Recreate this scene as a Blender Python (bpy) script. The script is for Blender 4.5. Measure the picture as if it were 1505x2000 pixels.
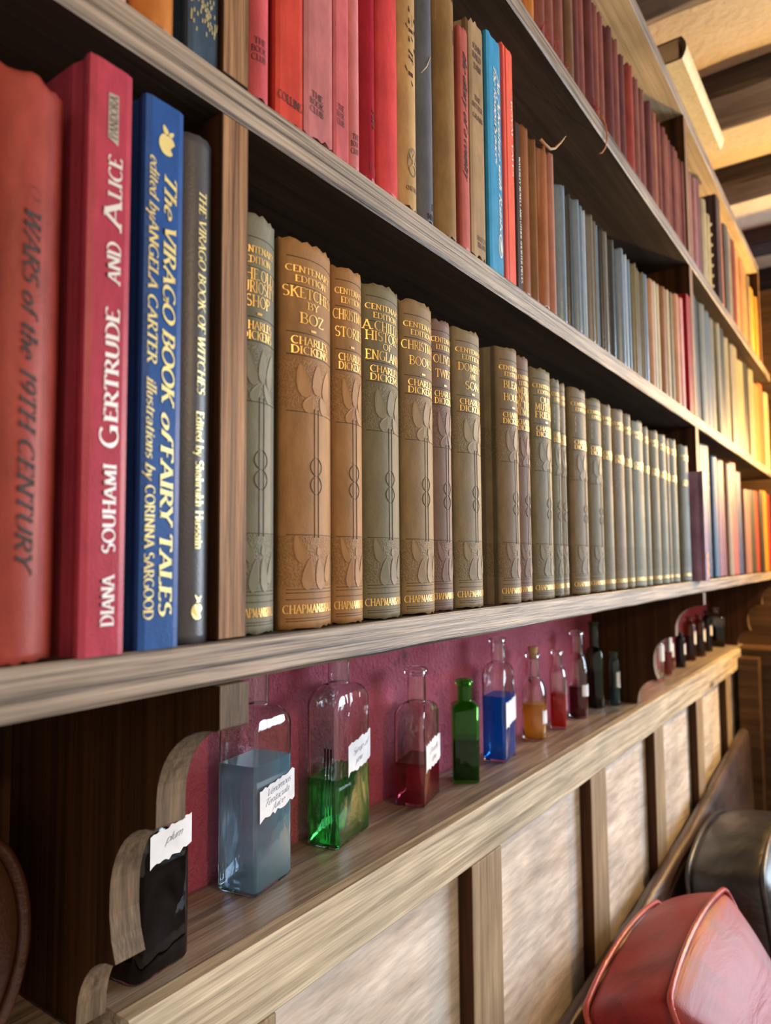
import bpy, bmesh, math, random
from mathutils import Vector, Matrix
for o in list(bpy.data.objects): bpy.data.objects.remove(o, do_unlink=True)
S = bpy.context.scene
C = S.collection
PI = math.pi
ZC = 1.35                                   # camera height above the floor; z below is measured from the camera

# ---------------------------------------------------------------- camera
cam = bpy.data.cameras.new('camera'); co = bpy.data.objects.new('camera', cam); C.objects.link(co)
R_ = (0.81419051, 0.58054379, -0.00792006); U_ = (0.04631379, -0.05134348, 0.99760658); F_ = (-0.57874765, 0.81260841, 0.06869056)
co.matrix_world = Matrix(((R_[0], U_[0], -F_[0], 0), (R_[1], U_[1], -F_[1], 0), (R_[2], U_[2], -F_[2], ZC), (0, 0, 0, 1)))
cam.sensor_fit = 'VERTICAL'; cam.sensor_height = 36; cam.sensor_width = 27.09
cam.lens = 36 * 1380 / 2000
cam.clip_start = .01
cam.dof.use_dof = True; cam.dof.focus_distance = .50; cam.dof.aperture_fstop = 24.84 / 3.2
S.camera = co
# ---------------------------------------------------------------- light
W = bpy.data.worlds.new('world'); S.world = W; W.use_nodes = True
W.node_tree.nodes['Background'].inputs[0].default_value = (1.0, .85, .69, 1)
W.node_tree.nodes['Background'].inputs[1].default_value = .66
L = bpy.data.lights.new('window_daylight', 'AREA'); lo = bpy.data.objects.new('window_daylight', L); C.objects.link(lo)
L.shape = 'RECTANGLE'; L.size = 1.9; L.size_y = 1.35; L.energy = 135; L.color = (.70, .85, 1.0)
lo.location = (1.45, 2.93, ZC + .25); lo.rotation_euler = (-PI / 2, 0, 0)
S.view_settings.view_transform = 'Standard'; S.view_settings.look = 'None'
S.view_settings.gamma = 1; S.view_settings.use_curve_mapping = False
S.view_settings.exposure = 0.0
BULB = 1400.0

# ---------------------------------------------------------------- materials
MC = {}
def nt(m): return m.node_tree.nodes, m.node_tree.links
def newmat(name):
    m = bpy.data.materials.new(name); m.use_nodes = True
    return m, m.node_tree.nodes, m.node_tree.links, m.node_tree.nodes['Principled BSDF']
def coords(N, Lk, scale, rot=(0, 0, 0), kind='Object'):
    tc = N.new('ShaderNodeTexCoord'); mp = N.new('ShaderNodeMapping')
    mp.inputs['Scale'].default_value = scale; mp.inputs['Rotation'].default_value = rot
    Lk.new(tc.outputs[kind], mp.inputs['Vector']); return mp.outputs[0]
def noise(N, Lk, vec, scale=1, detail=4, rough=.55, dist=0):
    n = N.new('ShaderNodeTexNoise'); n.inputs['Scale'].default_value = scale; n.inputs['Detail'].default_value = detail
    n.inputs['Roughness'].default_value = rough; n.inputs['Distortion'].default_value = dist
    Lk.new(vec, n.inputs['Vector']); return n.outputs['Fac']
def ramp(N, Lk, fac, stops):
    r = N.new('ShaderNodeValToRGB'); e = r.color_ramp.elements
    while len(e) < len(stops): e.new(.5)
    for k, (p, c) in enumerate(stops):
        e[k].position = p; e[k].color = (*c, 1) if len(c) == 3 else c
    Lk.new(fac, r.inputs[0]); return r.outputs[0]
def mixc(N, Lk, fac, a, b, mode='MIX'):
    m = N.new('ShaderNodeMix'); m.data_type = 'RGBA'; m.blend_type = mode
    for s, v in ((0, fac), (6, a), (7, b)):
        if hasattr(v, 'links'): Lk.new(v, m.inputs[s])
        elif s == 0: m.inputs[0].default_value = v
        else: m.inputs[s].default_value = (*v, 1)
    return m.outputs[2]
def bump(N, Lk, P, h, strength=.3, dist=.001):
    b = N.new('ShaderNodeBump'); b.inputs['Strength'].default_value = strength; b.inputs['Distance'].default_value = dist
    Lk.new(h, b.inputs['Height']); Lk.new(b.outputs[0], P.inputs['Normal'])
def wood(name, dark, light, axis='Y', rough=.6, grain=70, stretch=1.6, bs=.5, knots=0, spec=.3, rot=(0, 0, 0), con=0):
    if name in MC: return MC[name]
    m, N, Lk, P = newmat(name)
    sc = {'X': (stretch, grain, grain), 'Y': (grain, stretch, grain), 'Z': (grain, grain, stretch)}[axis]
    v = coords(N, Lk, sc, rot); f = noise(N, Lk, v, 1, 5, .6, .6)
    v2 = coords(N, Lk, tuple(s * 4.2 for s in sc), rot); f2 = noise(N, Lk, v2, 1, 3, .6)
    v3 = coords(N, Lk, (9, 9, 9)); f3 = noise(N, Lk, v3, 1, 2)
    mid = tuple((a + b) / 2 for a, b in zip(dark, light))
    c = ramp(N, Lk, f, [(.30 + con, dark), (.5, mid), (.72 - con, light)])
    c = mixc(N, Lk, .55, c, ramp(N, Lk, f2, [(.3, (.45, .45, .45)), (.7, (1.25, 1.25, 1.25))]), 'MULTIPLY')
    c = mixc(N, Lk, .5, c, ramp(N, Lk, f3, [(.3, (.6, .6, .62)), (.7, (1.25, 1.2, 1.15))]), 'MULTIPLY')
    if knots:
        vk = coords(N, Lk, {'X': (6, 26, 26), 'Y': (26, 6, 26), 'Z': (26, 26, 6)}[axis]); vo = N.new('ShaderNodeTexVoronoi'); vo.inputs['Scale'].default_value = .62
        Lk.new(vk, vo.inputs['Vector'])
        c = mixc(N, Lk, ramp(N, Lk, vo.outputs['Distance'], [(.05, (1, 1, 1)), (.16, (0, 0, 0))]), c, tuple(x * .28 for x in dark))
    Lk.new(c, P.inputs['Base Color']); P.inputs['Roughness'].default_value = rough
    P.inputs['Specular IOR Level'].default_value = spec
    bump(N, Lk, P, f2, bs, .0006)
    MC[name] = m; return m
def cloth(col, rough=.55, worn=.35, weave=900, name=None, spec=.16, band=False):
    key = ('cloth', tuple(col), rough, worn, weave, band, spec)
    if key in MC: return MC[key]
    m, N, Lk, P = newmat(name or 'book_cloth')
    v = coords(N, Lk, (28, 28, 9)); f = noise(N, Lk, v, 1, 5, .6)
    v2 = coords(N, Lk, (160, 160, 60)); f2 = noise(N, Lk, v2, 1, 3, .6)
    c = ramp(N, Lk, f, [(.28, tuple(x * (1 - worn) for x in col)), (.5, col), (.75, tuple(min(1, x * (1 + worn * .7) + .006) for x in col))])
    c = mixc(N, Lk, .35, c, ramp(N, Lk, f2, [(.35, (.7, .7, .7)), (.65, (1.2, 1.2, 1.2))]), 'MULTIPLY')
    Lk.new(c, P.inputs['Base Color']); P.inputs['Roughness'].default_value = rough; P.inputs['Specular IOR Level'].default_value = spec
    v3 = coords(N, Lk, (weave, weave, weave)); f3 = noise(N, Lk, v3, 1, 2, .5)
    if band:                                  # pebbled fields of the stamped Dickens bindings
        tc = N.new('ShaderNodeTexCoord'); sx = N.new('ShaderNodeSeparateXYZ'); Lk.new(tc.outputs['Object'], sx.inputs[0])
        def inside(a, b):
            g = N.new('ShaderNodeMath'); g.operation = 'GREATER_THAN'; Lk.new(sx.outputs[2], g.inputs[0]); g.inputs[1].default_value = a
            l = N.new('ShaderNodeMath'); l.operation = 'LESS_THAN'; Lk.new(sx.outputs[2], l.inputs[0]); l.inputs[1].default_value = b
            p = N.new('ShaderNodeMath'); p.operation = 'MULTIPLY'; Lk.new(g.outputs[0], p.inputs[0]); Lk.new(l.outputs[0], p.inputs[1]); return p.outputs[0]
        s = N.new('ShaderNodeMath'); s.operation = 'ADD'; Lk.new(inside(.121, .149), s.inputs[0]); Lk.new(inside(.023, .051), s.inputs[1])
        vo = N.new('ShaderNodeTexVoronoi'); vo.inputs['Scale'].default_value = 1; Lk.new(coords(N, Lk, (900, 900, 900)), vo.inputs['Vector'])
        mu = N.new('ShaderNodeMath'); mu.operation = 'MULTIPLY'; Lk.new(vo.outputs['Distance'], mu.inputs[0]); Lk.new(s.outputs[0], mu.inputs[1])
        ad = N.new('ShaderNodeMath'); ad.operation = 'MULTIPLY_ADD'; Lk.new(mu.outputs[0], ad.inputs[0]); ad.inputs[1].default_value = 2.2; Lk.new(f3, ad.inputs[2])
        f3 = ad.outputs[0]
        c2 = mixc(N, Lk, s.outputs[0], c, mixc(N, Lk, vo.outputs['Distance'], tuple(x * .55 for x in col), tuple(x * 1.1 for x in col)))
        Lk.new(c2, P.inputs['Base Color'])
    bump(N, Lk, P, f3, .35, .0004)
    MC[key] = m; return m
def plain(name, col, rough=.5, metal=0, spec=.5):
    if name in MC: return MC[name]
    m, N, Lk, P = newmat(name)
    v = coords(N, Lk, (40, 40, 40)); f = noise(N, Lk, v, 1, 3)
    c = ramp(N, Lk, f, [(.3, tuple(x * .85 for x in col)), (.7, tuple(min(1, x * 1.12) for x in col))])
    Lk.new(c, P.inputs['Base Color']); P.inputs['Roughness'].default_value = rough; P.inputs['Metallic'].default_value = metal
    P.inputs['Specular IOR Level'].default_value = spec
    MC[name] = m; return m
def leather(name, col, rough=.32, worn=None):
    if name in MC: return MC[name]
    m, N, Lk, P = newmat(name)
    v = coords(N, Lk, (7, 7, 7)); f = noise(N, Lk, v, 1, 5, .6, .4)
    worn = worn or tuple(x * .35 for x in col)
    c = ramp(N, Lk, f, [(.32, worn), (.52, col), (.8, tuple(x * 1.2 for x in col))])
    Lk.new(c, P.inputs['Base Color'])
    vo = N.new('ShaderNodeTexVoronoi'); vo.inputs['Scale'].default_value = 620; Lk.new(coords(N, Lk, (1, 1, 1)), vo.inputs['Vector'])
    w = noise(N, Lk, coords(N, Lk, (16, 5, 26)), 1, 4, .55, 1.2)
    a = N.new('ShaderNodeMath'); a.operation = 'MULTIPLY_ADD'; Lk.new(vo.outputs['Distance'], a.inputs[0]); a.inputs[1].default_value = .05; Lk.new(w, a.inputs[2])
    bump(N, Lk, P, a.outputs[0], .4, .007)
    P.inputs['Roughness'].default_value = rough; P.inputs['Specular IOR Level'].default_value = .42
    MC[name] = m; return m
def glass(name, tint, body=0, col=None):
    """real refracting glass; body mixes in a little translucency for strongly coloured bottles"""
    if name in MC: return MC[name]
    m, N, Lk, P = newmat(name)
    P.inputs['Base Color'].default_value = (*tint, 1); P.inputs['Transmission Weight'].default_value = 1
    P.inputs['IOR'].default_value = 1.46; P.inputs['Roughness'].default_value = .0
    bp = N.new('ShaderNodeBump'); bp.inputs['Strength'].default_value = .35; bp.inputs['Distance'].default_value = .004
    Lk.new(noise(N, Lk, coords(N, Lk, (45, 45, 28)), 1, 2), bp.inputs['Height']); Lk.new(bp.outputs[0], P.inputs['Normal'])
    if body:
        out = [n for n in N if n.type == 'OUTPUT_MATERIAL'][0]
        tr = N.new('ShaderNodeBsdfTranslucent'); tr.inputs[0].default_value = (*(col or tint), 1)
        mx = N.new('ShaderNodeMixShader'); mx.inputs[0].default_value = body
        Lk.new(P.outputs[0], mx.inputs[1]); Lk.new(tr.outputs[0], mx.inputs[2]); Lk.new(mx.outputs[0], out.inputs[0])
    MC[name] = m; return m
def liquid(name, col, cloud=.4, clear=None):
    if name in MC: return MC[name]
    m, N, Lk, P = newmat(name)
    out = [n for n in N if n.type == 'OUTPUT_MATERIAL'][0]
    P.inputs['Base Color'].default_value = (*(clear or tuple(x ** .5 for x in col)), 1)
    P.inputs['Transmission Weight'].default_value = 1; P.inputs['IOR'].default_value = 1.33; P.inputs['Roughness'].default_value = .02
    tr = N.new('ShaderNodeBsdfTranslucent'); tr.inputs[0].default_value = (*col, 1)
    df = N.new('ShaderNodeBsdfDiffuse'); df.inputs[0].default_value = (*col, 1)
    m1 = N.new('ShaderNodeMixShader'); m1.inputs[0].default_value = .4; Lk.new(tr.outputs[0], m1.inputs[1]); Lk.new(df.outputs[0], m1.inputs[2])
    m2 = N.new('ShaderNodeMixShader'); m2.inputs[0].default_value = cloud; Lk.new(P.outputs[0], m2.inputs[1]); Lk.new(m1.outputs[0], m2.inputs[2])
    Lk.new(m2.outputs[0], out.inputs[0]); MC[name] = m; return m

W_EDGE = wood('weathered_shelf_edge', (.055, .040, .030), (.44, .36, .285), 'Y', .5, 260, 4, 1, spec=.5, con=.09)
W_STAIN = wood('dark_stained_pine', (.028, .019, .013), (.085, .060, .042), 'Y', .55, 60, 1.5)
W_UP = wood('upright_edge_pine', (.13, .06, .028), (.44, .25, .125), 'Z', .55, 300, 6, .9, con=.08)
W_STAINZ = wood('dark_stained_upright', (.022, .009, .004), (.085, .036, .014), 'Z', .5, 75, 1.2, spec=.15)
W_SCALE = wood('sawn_scallop_edge', (.085, .06, .04), (.27, .19, .12), 'Z', .6, 130, 9, .8)
W_LEDGE = wood('ledge_plank', (.17, .135, .105), (.56, .47, .38), 'Y', .32, 130, 4, .5, spec=.5)
W_RAIL = wood('pale_rail_plank', (.34, .28, .20), (.78, .69, .53), 'Y', .6, 120, 3.5, .7, knots=1, con=.06)
W_BATT = wood('pale_batten', (.24, .17, .10), (.50, .39, .26), 'Z', .6, 120, 4, .7)
W_PLY = wood('plywood_panel', (.57, .49, .42), (.87, .80, .73), 'Y', .65, 36, 5, .8, rot=(-.75, 0, 0))
W_FAR = wood('brown_wall_boards', (.05, .025, .010), (.14, .075, .032), 'X', .5, 40, 1.5)
W_PINE = wood('pale_pine_board', (.46, .35, .20), (.70, .56, .35), 'Y', .55, 110, 1.6)
W_BEAM = wood('old_dark_beam', (.018, .013, .011), (.075, .056, .048), 'X', .75, 30, 2, 1)
W_BEAMEDGE = wood('lamplit_beam_edge', (.06, .045, .025), (.25, .19, .11), 'X', .8, 45, 6, 1)  # far chamfers: the lamp's light on them is put into this paler colour
W_FLOOR = wood('floor_boards', (.06, .035, .02), (.16, .10, .06), 'Y', .5, 25, 1)
GOLD = plain('gold_stamping', (.90, .56, .16), .38, .45)
GOLDB = plain('bright_gold_foil', (1.0, .80, .34), .32, .35)
SILV = plain('silver_foil', (.88, .86, .86), .35, .35)
INK = plain('black_stamping', (.025, .015, .015), .7)
INKS = plain('faded_black_stamping', (.06, .02, .02), .7)
WHITE = plain('white_stamping', (.8, .8, .78), .5)
PAGE = plain('aged_pages', (.42, .32, .19), .8)
PAGEC = plain('cream_pages', (.62, .55, .42), .8)
PAPER = plain('torn_paper', (.80, .82, .88), .8)
BUFF = plain('buff_paper_back', (.62, .36, .20), .85)
PEN = plain('pen_ink', (.10, .10, .16), .7)
CORK = plain('cork', (.50, .33, .15), .85)
def pink_plaster():
    m, N, Lk, P = newmat('crimson_plaster')
    f = noise(N, Lk, coords(N, Lk, (175, 175, 175)), 1, 4, .7); g = noise(N, Lk, coords(N, Lk, (9, 9, 9)), 1, 4)
    c = ramp(N, Lk, g, [(.3, (.50, .045, .105)), (.58, (.66, .125, .21)), (.8, (.74, .24, .32))])
    c = mixc(N, Lk, ramp(N, Lk, noise(N, Lk, coords(N, Lk, (30, 30, 30)), 1, 5, .7), [(.60, (0, 0, 0)), (.74, (.8, .8, .8))]), c, (.09, .012, .02))
    Lk.new(c, P.inputs['Base Color']); P.inputs['Roughness'].default_value = .30; P.inputs['Specular IOR Level'].default_value = .8
    bump(N, Lk, P, f, 1, .0075); return m
PINK = pink_plaster()
def ceiling_plaster():
    m, N, Lk, P = newmat('cream_ceiling_plaster')
    f = noise(N, Lk, coords(N, Lk, (55, 55, 55)), 1, 5, .7)
    c = ramp(N, Lk, noise(N, Lk, coords(N, Lk, (5, 5, 5)), 1, 4), [(.3, (.50, .42, .27)), (.7, (.66, .57, .39))])
    c = mixc(N, Lk, ramp(N, Lk, f, [(.62, (0, 0, 0)), (.74, (.75, .75, .75))]), c, (.25, .18, .09))
    Lk.new(c, P.inputs['Base Color']); P.inputs['Roughness'].default_value = .9
    bump(N, Lk, P, f, .8, .006); return m
PLASTER = ceiling_plaster()

# ---------------------------------------------------------------- helpers
def V3(p): return (p[0], p[1], p[2])
def obj(name, bm, mats, parent=None, smooth=None, normals=True):
    me = bpy.data.meshes.new(name)
    if normals: bmesh.ops.recalc_face_normals(bm, faces=bm.faces[:])
    if smooth is not None:
        for f in bm.faces: f.smooth = smooth
    bm.to_mesh(me); bm.free()
    for m in (mats if isinstance(mats, (list, tuple)) else [mats]): me.materials.append(m)
    o = bpy.data.objects.new(name, me); C.objects.link(o)
    if parent is not None: o.parent = parent
    return o
def tag(o, label, cat, group=None):
    o['label'] = label; o['category'] = cat
    if group: o['group'] = group
    return o
def thing(name, label, cat, loc=(0, 0, 0), rot=(0, 0, 0), group=None):
    o = bpy.data.objects.new(name, None); C.objects.link(o); o.empty_display_size = .02
    o.location = (loc[0], loc[1], loc[2] + ZC); o.rotation_euler = rot
    return tag(o, label, cat, group)
def place(o, loc, rot=None):
    o.location = (loc[0], loc[1], loc[2] + ZC)
    if rot: o.rotation_euler = rot
    return o
def box(bm, a, b, mi=0, front=None, bev=0):
    """box a..b; front=(axis sign dict)->material index"""
    x0, y0, z0 = a; x1, y1, z1 = b
    v = [bm.verts.new(p) for p in ((x0, y0, z0), (x1, y0, z0), (x1, y1, z0), (x0, y1, z0), (x0, y0, z1), (x1, y0, z1), (x1, y1, z1), (x0, y1, z1))]
    fs = {}
    for k, idx in (('-z', (3, 2, 1, 0)), ('+z', (4, 5, 6, 7)), ('-y', (0, 1, 5, 4)), ('+x', (1, 2, 6, 5)), ('+y', (2, 3, 7, 6)), ('-x', (3, 0, 4, 7))):
        f = bm.faces.new([v[i] for i in idx]); f.material_index = (front or {}).get(k, mi); fs[k] = f
    if bev:
        es = list({e for f in fs.values() for e in f.edges})
        bmesh.ops.bevel(bm, geom=es, offset=bev, segments=2, affect='EDGES', profile=.6)
    return fs
def struct(name, bm, mats, label=None):
    o = obj(name, bm, mats); o['kind'] = 'structure'
    if label: o['label'] = label; 
    o.location.z = ZC; return o
def tube(bm, pts, r, n=8, closed=False, mi=0):
    pts = [Vector(p) for p in pts]; m = len(pts); rings = []
    up = Vector((.31, .17, .93)).normalized()
    for i, p in enumerate(pts):
        if closed: t = pts[(i + 1) % m] - pts[i - 1]
        else: t = pts[min(i + 1, m - 1)] - pts[max(i - 1, 0)]
        t.normalize(); a = t.cross(up)
        if a.length < .05: a = t.cross(Vector((1, 0, 0)))
        a.normalize(); b = t.cross(a)
        rr = r[i] if isinstance(r, (list, tuple)) else r
        rings.append([bm.verts.new(p + a * (rr * math.cos(2 * PI * k / n)) + b * (rr * math.sin(2 * PI * k / n))) for k in range(n)])
    for i in range(m if closed else m - 1):
        A, B = rings[i], rings[(i + 1) % m]
        for k in range(n):
            f = bm.faces.new((A[k], A[(k + 1) % n], B[(k + 1) % n], B[k])); f.smooth = True; f.material_index = mi
    if not closed:
        for rg in (rings[0], rings[-1]):
            f = bm.faces.new(rg); f.material_index = mi
def rings_mesh(bm, rings, cap0=True, cap1=True, smooth=True, mi=0):
    rv = [[bm.verts.new(p) for p in r] for r in rings]; n = len(rv[0])
    for A, B in zip(rv, rv[1:]):
        for k in range(n):
            f = bm.faces.new((A[k], A[(k + 1) % n], B[(k + 1) % n], B[k])); f.smooth = smooth; f.material_index = mi
    if cap0: bm.faces.new(rv[0][::-1]).material_index = mi
    if cap1: bm.faces.new(rv[-1]).material_index = mi
    return rv

# ---------------------------------------------------------------- lettering: a small pen-stroke roman
def arc(cx, cy, rx, ry, a0, a1, n=9):
    return [(cx + rx * math.cos(math.radians(a0 + (a1 - a0) * i / n)), cy + ry * math.sin(math.radians(a0 + (a1 - a0) * i / n))) for i in range(n + 1)]
def st(*p): return list(p)
O_ = lambda cx, cy, rx, ry: arc(cx, cy, rx, ry, 90, 450, 18)
G = {
 'A': (.74, [st((.04, 0), (.37, 1)), st((.37, 1), (.70, 0)), st((.16, .34), (.58, .34))], 'ab'),
 'B': (.62, [st((.12, 0), (.12, 1)), st((.12, 1), (.30, 1)) + arc(.30, .76, .22, .24, 90, -90) + st((.12, .52)), st((.12, .52), (.32, .52)) + arc(.32, .26, .26, .26, 90, -90) + st((.12, 0))], 'a'),
 'C': (.72, [arc(.42, .5, .36, .5, 50, 310, 16)], ''),
 'D': (.76, [st((.12, 0), (.12, 1)), st((.12, 1), (.30, 1)) + arc(.30, .5, .40, .5, 90, -90, 14) + st((.12, 0))], 'a'),
 'E': (.58, [st((.12, 0), (.12, 1)), st((.12, 1), (.52, 1), (.52, .88)), st((.12, .53), (.43, .53)), st((.12, 0), (.54, 0), (.54, .13))], 'a'),
 'F': (.55, [st((.12, 0), (.12, 1)), st((.12, 1), (.52, 1), (.52, .87)), st((.12, .52), (.42, .52))], 'a'),
 'G': (.78, [arc(.42, .5, .36, .5, 50, 330, 16), st((.70, .02), (.70, .42)), st((.52, .42), (.78, .42))], ''),
 'H': (.78, [st((.12, 0), (.12, 1)), st((.66, 0), (.66, 1)), st((.12, .52), (.66, .52))], 'ab'),
 'I': (.30, [st((.15, 0), (.15, 1))], 'a'),
 'J': (.38, [st((.24, 1), (.24, .12)) + arc(.08, .12, .16, .2, 0, -100, 5)], 's'),
 'K': (.70, [st((.12, 0), (.12, 1)), st((.62, 1), (.13, .45)), st((.28, .60), (.66, 0))], 'a'),
 'L': (.56, [st((.12, 0), (.12, 1)), st((.12, 0), (.52, 0), (.52, .15))], 'a'),
 'M': (.92, [st((.12, 0), (.16, 1)), st((.16, 1), (.46, .05)), st((.46, .05), (.76, 1)), st((.76, 1), (.80, 0))], 'ad'),
 'N': (.80, [st((.12, 0), (.12, 1)), st((.12, 1), (.68, 0)), st((.68, 0), (.68, 1))], 'a'),
 'O': (.82, [O_(.41, .5, .36, .5)], ''),
 'P': (.60, [st((.12, 0), (.12, 1)), st((.12, 1), (.30, 1)) + arc(.30, .74, .26, .26, 90, -90) + st((.12, .48))], 'a'),
 'Q': (.82, [O_(.41, .5, .36, .5), st((.45, .12), (.78, -.18))], ''),
 'R': (.66, [st((.12, 0), (.12, 1)), st((.12, 1), (.30, 1)) + arc(.30, .75, .24, .25, 90, -90) + st((.12, .5)), st((.30, .5), (.64, 0))], 'a'),
 'S': (.54, [arc(.27, .75, .20, .25, 40, 250, 10) + arc(.27, .25, .22, .26, 75, -140, 10)], ''),
 'T': (.66, [st((.33, 0), (.33, 1)), st((.04, .86), (.04, 1), (.62, 1), (.62, .86))], 's0'),
 'U': (.76, [st((.12, 1), (.12, .30)) + arc(.38, .30, .26, .30, 180, 360, 10) + st((.64, 1))], 't'),
 'V': (.72, [st((.04, 1), (.37, 0)), st((.37, 0), (.68, 1))], 'v'),
 'W': (1.02, [st((.04, 1), (.28, 0)), st((.28, 0), (.52, 1)), st((.52, 1), (.74, 0)), st((.74, 0), (.98, 1))], 'w'),
 'X': (.70, [st((.05, 1), (.64, 0)), st((.62, 1), (.05, 0))], ''),
 'Y': (.68, [st((.04, 1), (.34, .5)), st((.34, .5), (.64, 1)), st((.34, 0), (.34, .5))], 'y'),
 'Z': (.64, [st((.06, .87), (.06, 1), (.58, 1)), st((.58, 1), (.05, 0)), st((.05, 0), (.59, 0), (.59, .14))], ''),
 '&': (.74, [st((.68, 0), (.20, .70)) + arc(.32, .80, .15, .19, 200, -40, 9) + st((.12, .42)) + arc(.28, .22, .21, .22, 140, 300, 8) + st((.66, .46))], ''),
 '1': (.34, [st((.06, .82), (.2, 1), (.2, 0))], ''), '9': (.52, [O_(.25, .70, .20, .28), st((.45, .70)) + arc(.2, .55, .25, .55, 10, -80, 8)], ''),
 '.': (.22, [st((.09, 0), (.09, .09))], ''), "'": (.2, [st((.1, 1), (.06, .78))], ''), '*': (.3, [st((.15, .42), (.15, .58)), st((.08, .5), (.22, .5))], ''),
 'a': (.50, [arc(.22, .42, .17, .18, 160, 0, 7) + st((.39, .08), (.46, 0)), arc(.21, .17, .17, .18, 60, 360, 12)], ''),
 'b': (.52, [st((.10, 1), (.10, 0)), O_(.28, .3, .20, .31)], 's0'), 'c': (.44, [arc(.24, .3, .20, .31, 50, 310, 12)], ''),
 'd': (.54, [st((.42, 1), (.42, 0)), O_(.24, .3, .20, .31)], 's0'), 'e': (.46, [st((.06, .33), (.42, .33)) + arc(.24, .3, .19, .31, 10, 310, 14)], ''),
 'f': (.32, [st((.14, 0), (.14, .8)) + arc(.26, .8, .12, .2, 180, 40, 6), st((.02, .6), (.3, .6))], 's0'),
 'g': (.5, [O_(.24, .34, .18, .26), st((.42, .6), (.42, -.1)) + arc(.24, -.1, .18, .2, 0, -150, 7)], ''),
 'h': (.54, [st((.10, 1), (.10, 0)), st((.10, .38)) + arc(.26, .38, .17, .23, 170, 0, 7) + st((.43, 0))], 'a'), 'i': (.24, [st((.12, .6), (.12, 0)), st((.12, .78), (.12, .88))], 's0'),
 'k': (.52, [st((.10, 1), (.10, 0)), st((.42, .6), (.11, .28)), st((.22, .36), (.46, 0))], 'a'), 'l': (.24, [st((.12, 1), (.12, 0))], 'a'),
 'm': (.80, [st((.10, .6), (.10, 0)), st((.10, .38)) + arc(.25, .38, .15, .23, 170, 0, 6) + st((.40, 0)), st((.40, .38)) + arc(.55, .38, .15, .23, 170, 0, 6) + st((.70, 0))], 'a'),
 'n': (.54, [st((.10, .6), (.10, 0)), st((.10, .38)) + arc(.26, .38, .17, .23, 170, 0, 7) + st((.43, 0))], 'a'), 'o': (.50, [O_(.25, .3, .20, .31)], ''),
 'p': (.52, [st((.10, .6), (.10, -.35)), O_(.28, .3, .20, .31)], ''), 'r': (.38, [st((.10, .6), (.10, 0)), st((.10, .36)) + arc(.26, .40, .15, .2, 170, 50, 5)], 's0'),
 's': (.38, [arc(.19, .46, .14, .15, 40, 250, 7) + arc(.19, .16, .15, .16, 75, -140, 7)], ''), 't': (.34, [st((.14, .82), (.14, .14)) + arc(.25, .14, .11, .14, 180, 310, 5), st((.02, .6), (.3, .6))], ''),
 'u': (.54, [st((.10, .6), (.10, .2)) + arc(.26, .2, .16, .2, 180, 340, 7), st((.43, .6), (.43, 0))], ''), 'v': (.48, [st((.04, .6), (.24, 0)), st((.24, 0), (.44, .6))], ''),
 'w': (.7, [st((.04, .6), (.19, 0)), st((.19, 0), (.35, .6)), st((.35, .6), (.5, 0)), st((.5, 0), (.66, .6))], ''),
 'y': (.48, [st((.04, .6), (.24, 0)), st((.44, .6), (.14, -.34))], ''), 'j': (.26, [st((.14, .6), (.14, -.2)) + arc(.02, -.2, .12, .16, 0, -110, 5)], ''),
}
def text_quads(s, weight=1.0, shear=0.0, serif=True, track=.06, thin=.055, thick=.15):
    """list of quads (4 xy points) in cap-height units, and total advance"""
    Q = []; x = 0
    for ch in s:
        if ch == ' ': x += .36; continue
        sc = 1
        if ch not in G: x += .3; continue
        adv, strokes, fl = G[ch]
        for pts in strokes:
            if len(pts) < 2: continue
            ctr = []
            for i, p in enumerate(pts):
                a = pts[max(i - 1, 0)]; b = pts[min(i + 1, len(pts) - 1)]
                dx, dy = b[0] - a[0], b[1] - a[1]; d = math.hypot(dx, dy) or 1
                dx, dy = dx / d, dy / d
                w = (thin + (thick - thin) * abs(dy) ** 1.6 * (1.0 if dx * dy <= .02 else .55)) * weight / 2
                ctr.append((p[0] - dy * w, p[1] + dx * w, p[0] + dy * w, p[1] - dx * w))
            for a, b in zip(ctr, ctr[1:]): Q.append([(a[0] + x, a[1]), (b[0] + x, b[1]), (b[2] + x, b[3]), (a[2] + x, a[3])])
            if serif and fl and len(pts) == 2:
                (x0, y0), (x1, y1) = pts
                if abs(y1 - y0) > .4:
                    for (px, py) in pts:
                        if py < .01 or py > .99 or abs(py - .6) < .01:
                            if fl == 's0' and py > .99: continue
                            hw = .13; t = .04 * weight; yy = py + (t / 2 if py < .01 else -t / 2)
                            Q.append([(px - hw + x, yy - t), (px + hw + x, yy - t), (px + hw + x, yy + t), (px - hw + x, yy + t)])
        x += adv + track
    if shear: Q = [[(px + shear * py, py) for px, py in q] for q in Q]
    return Q, max(x - track, .01)

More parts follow.
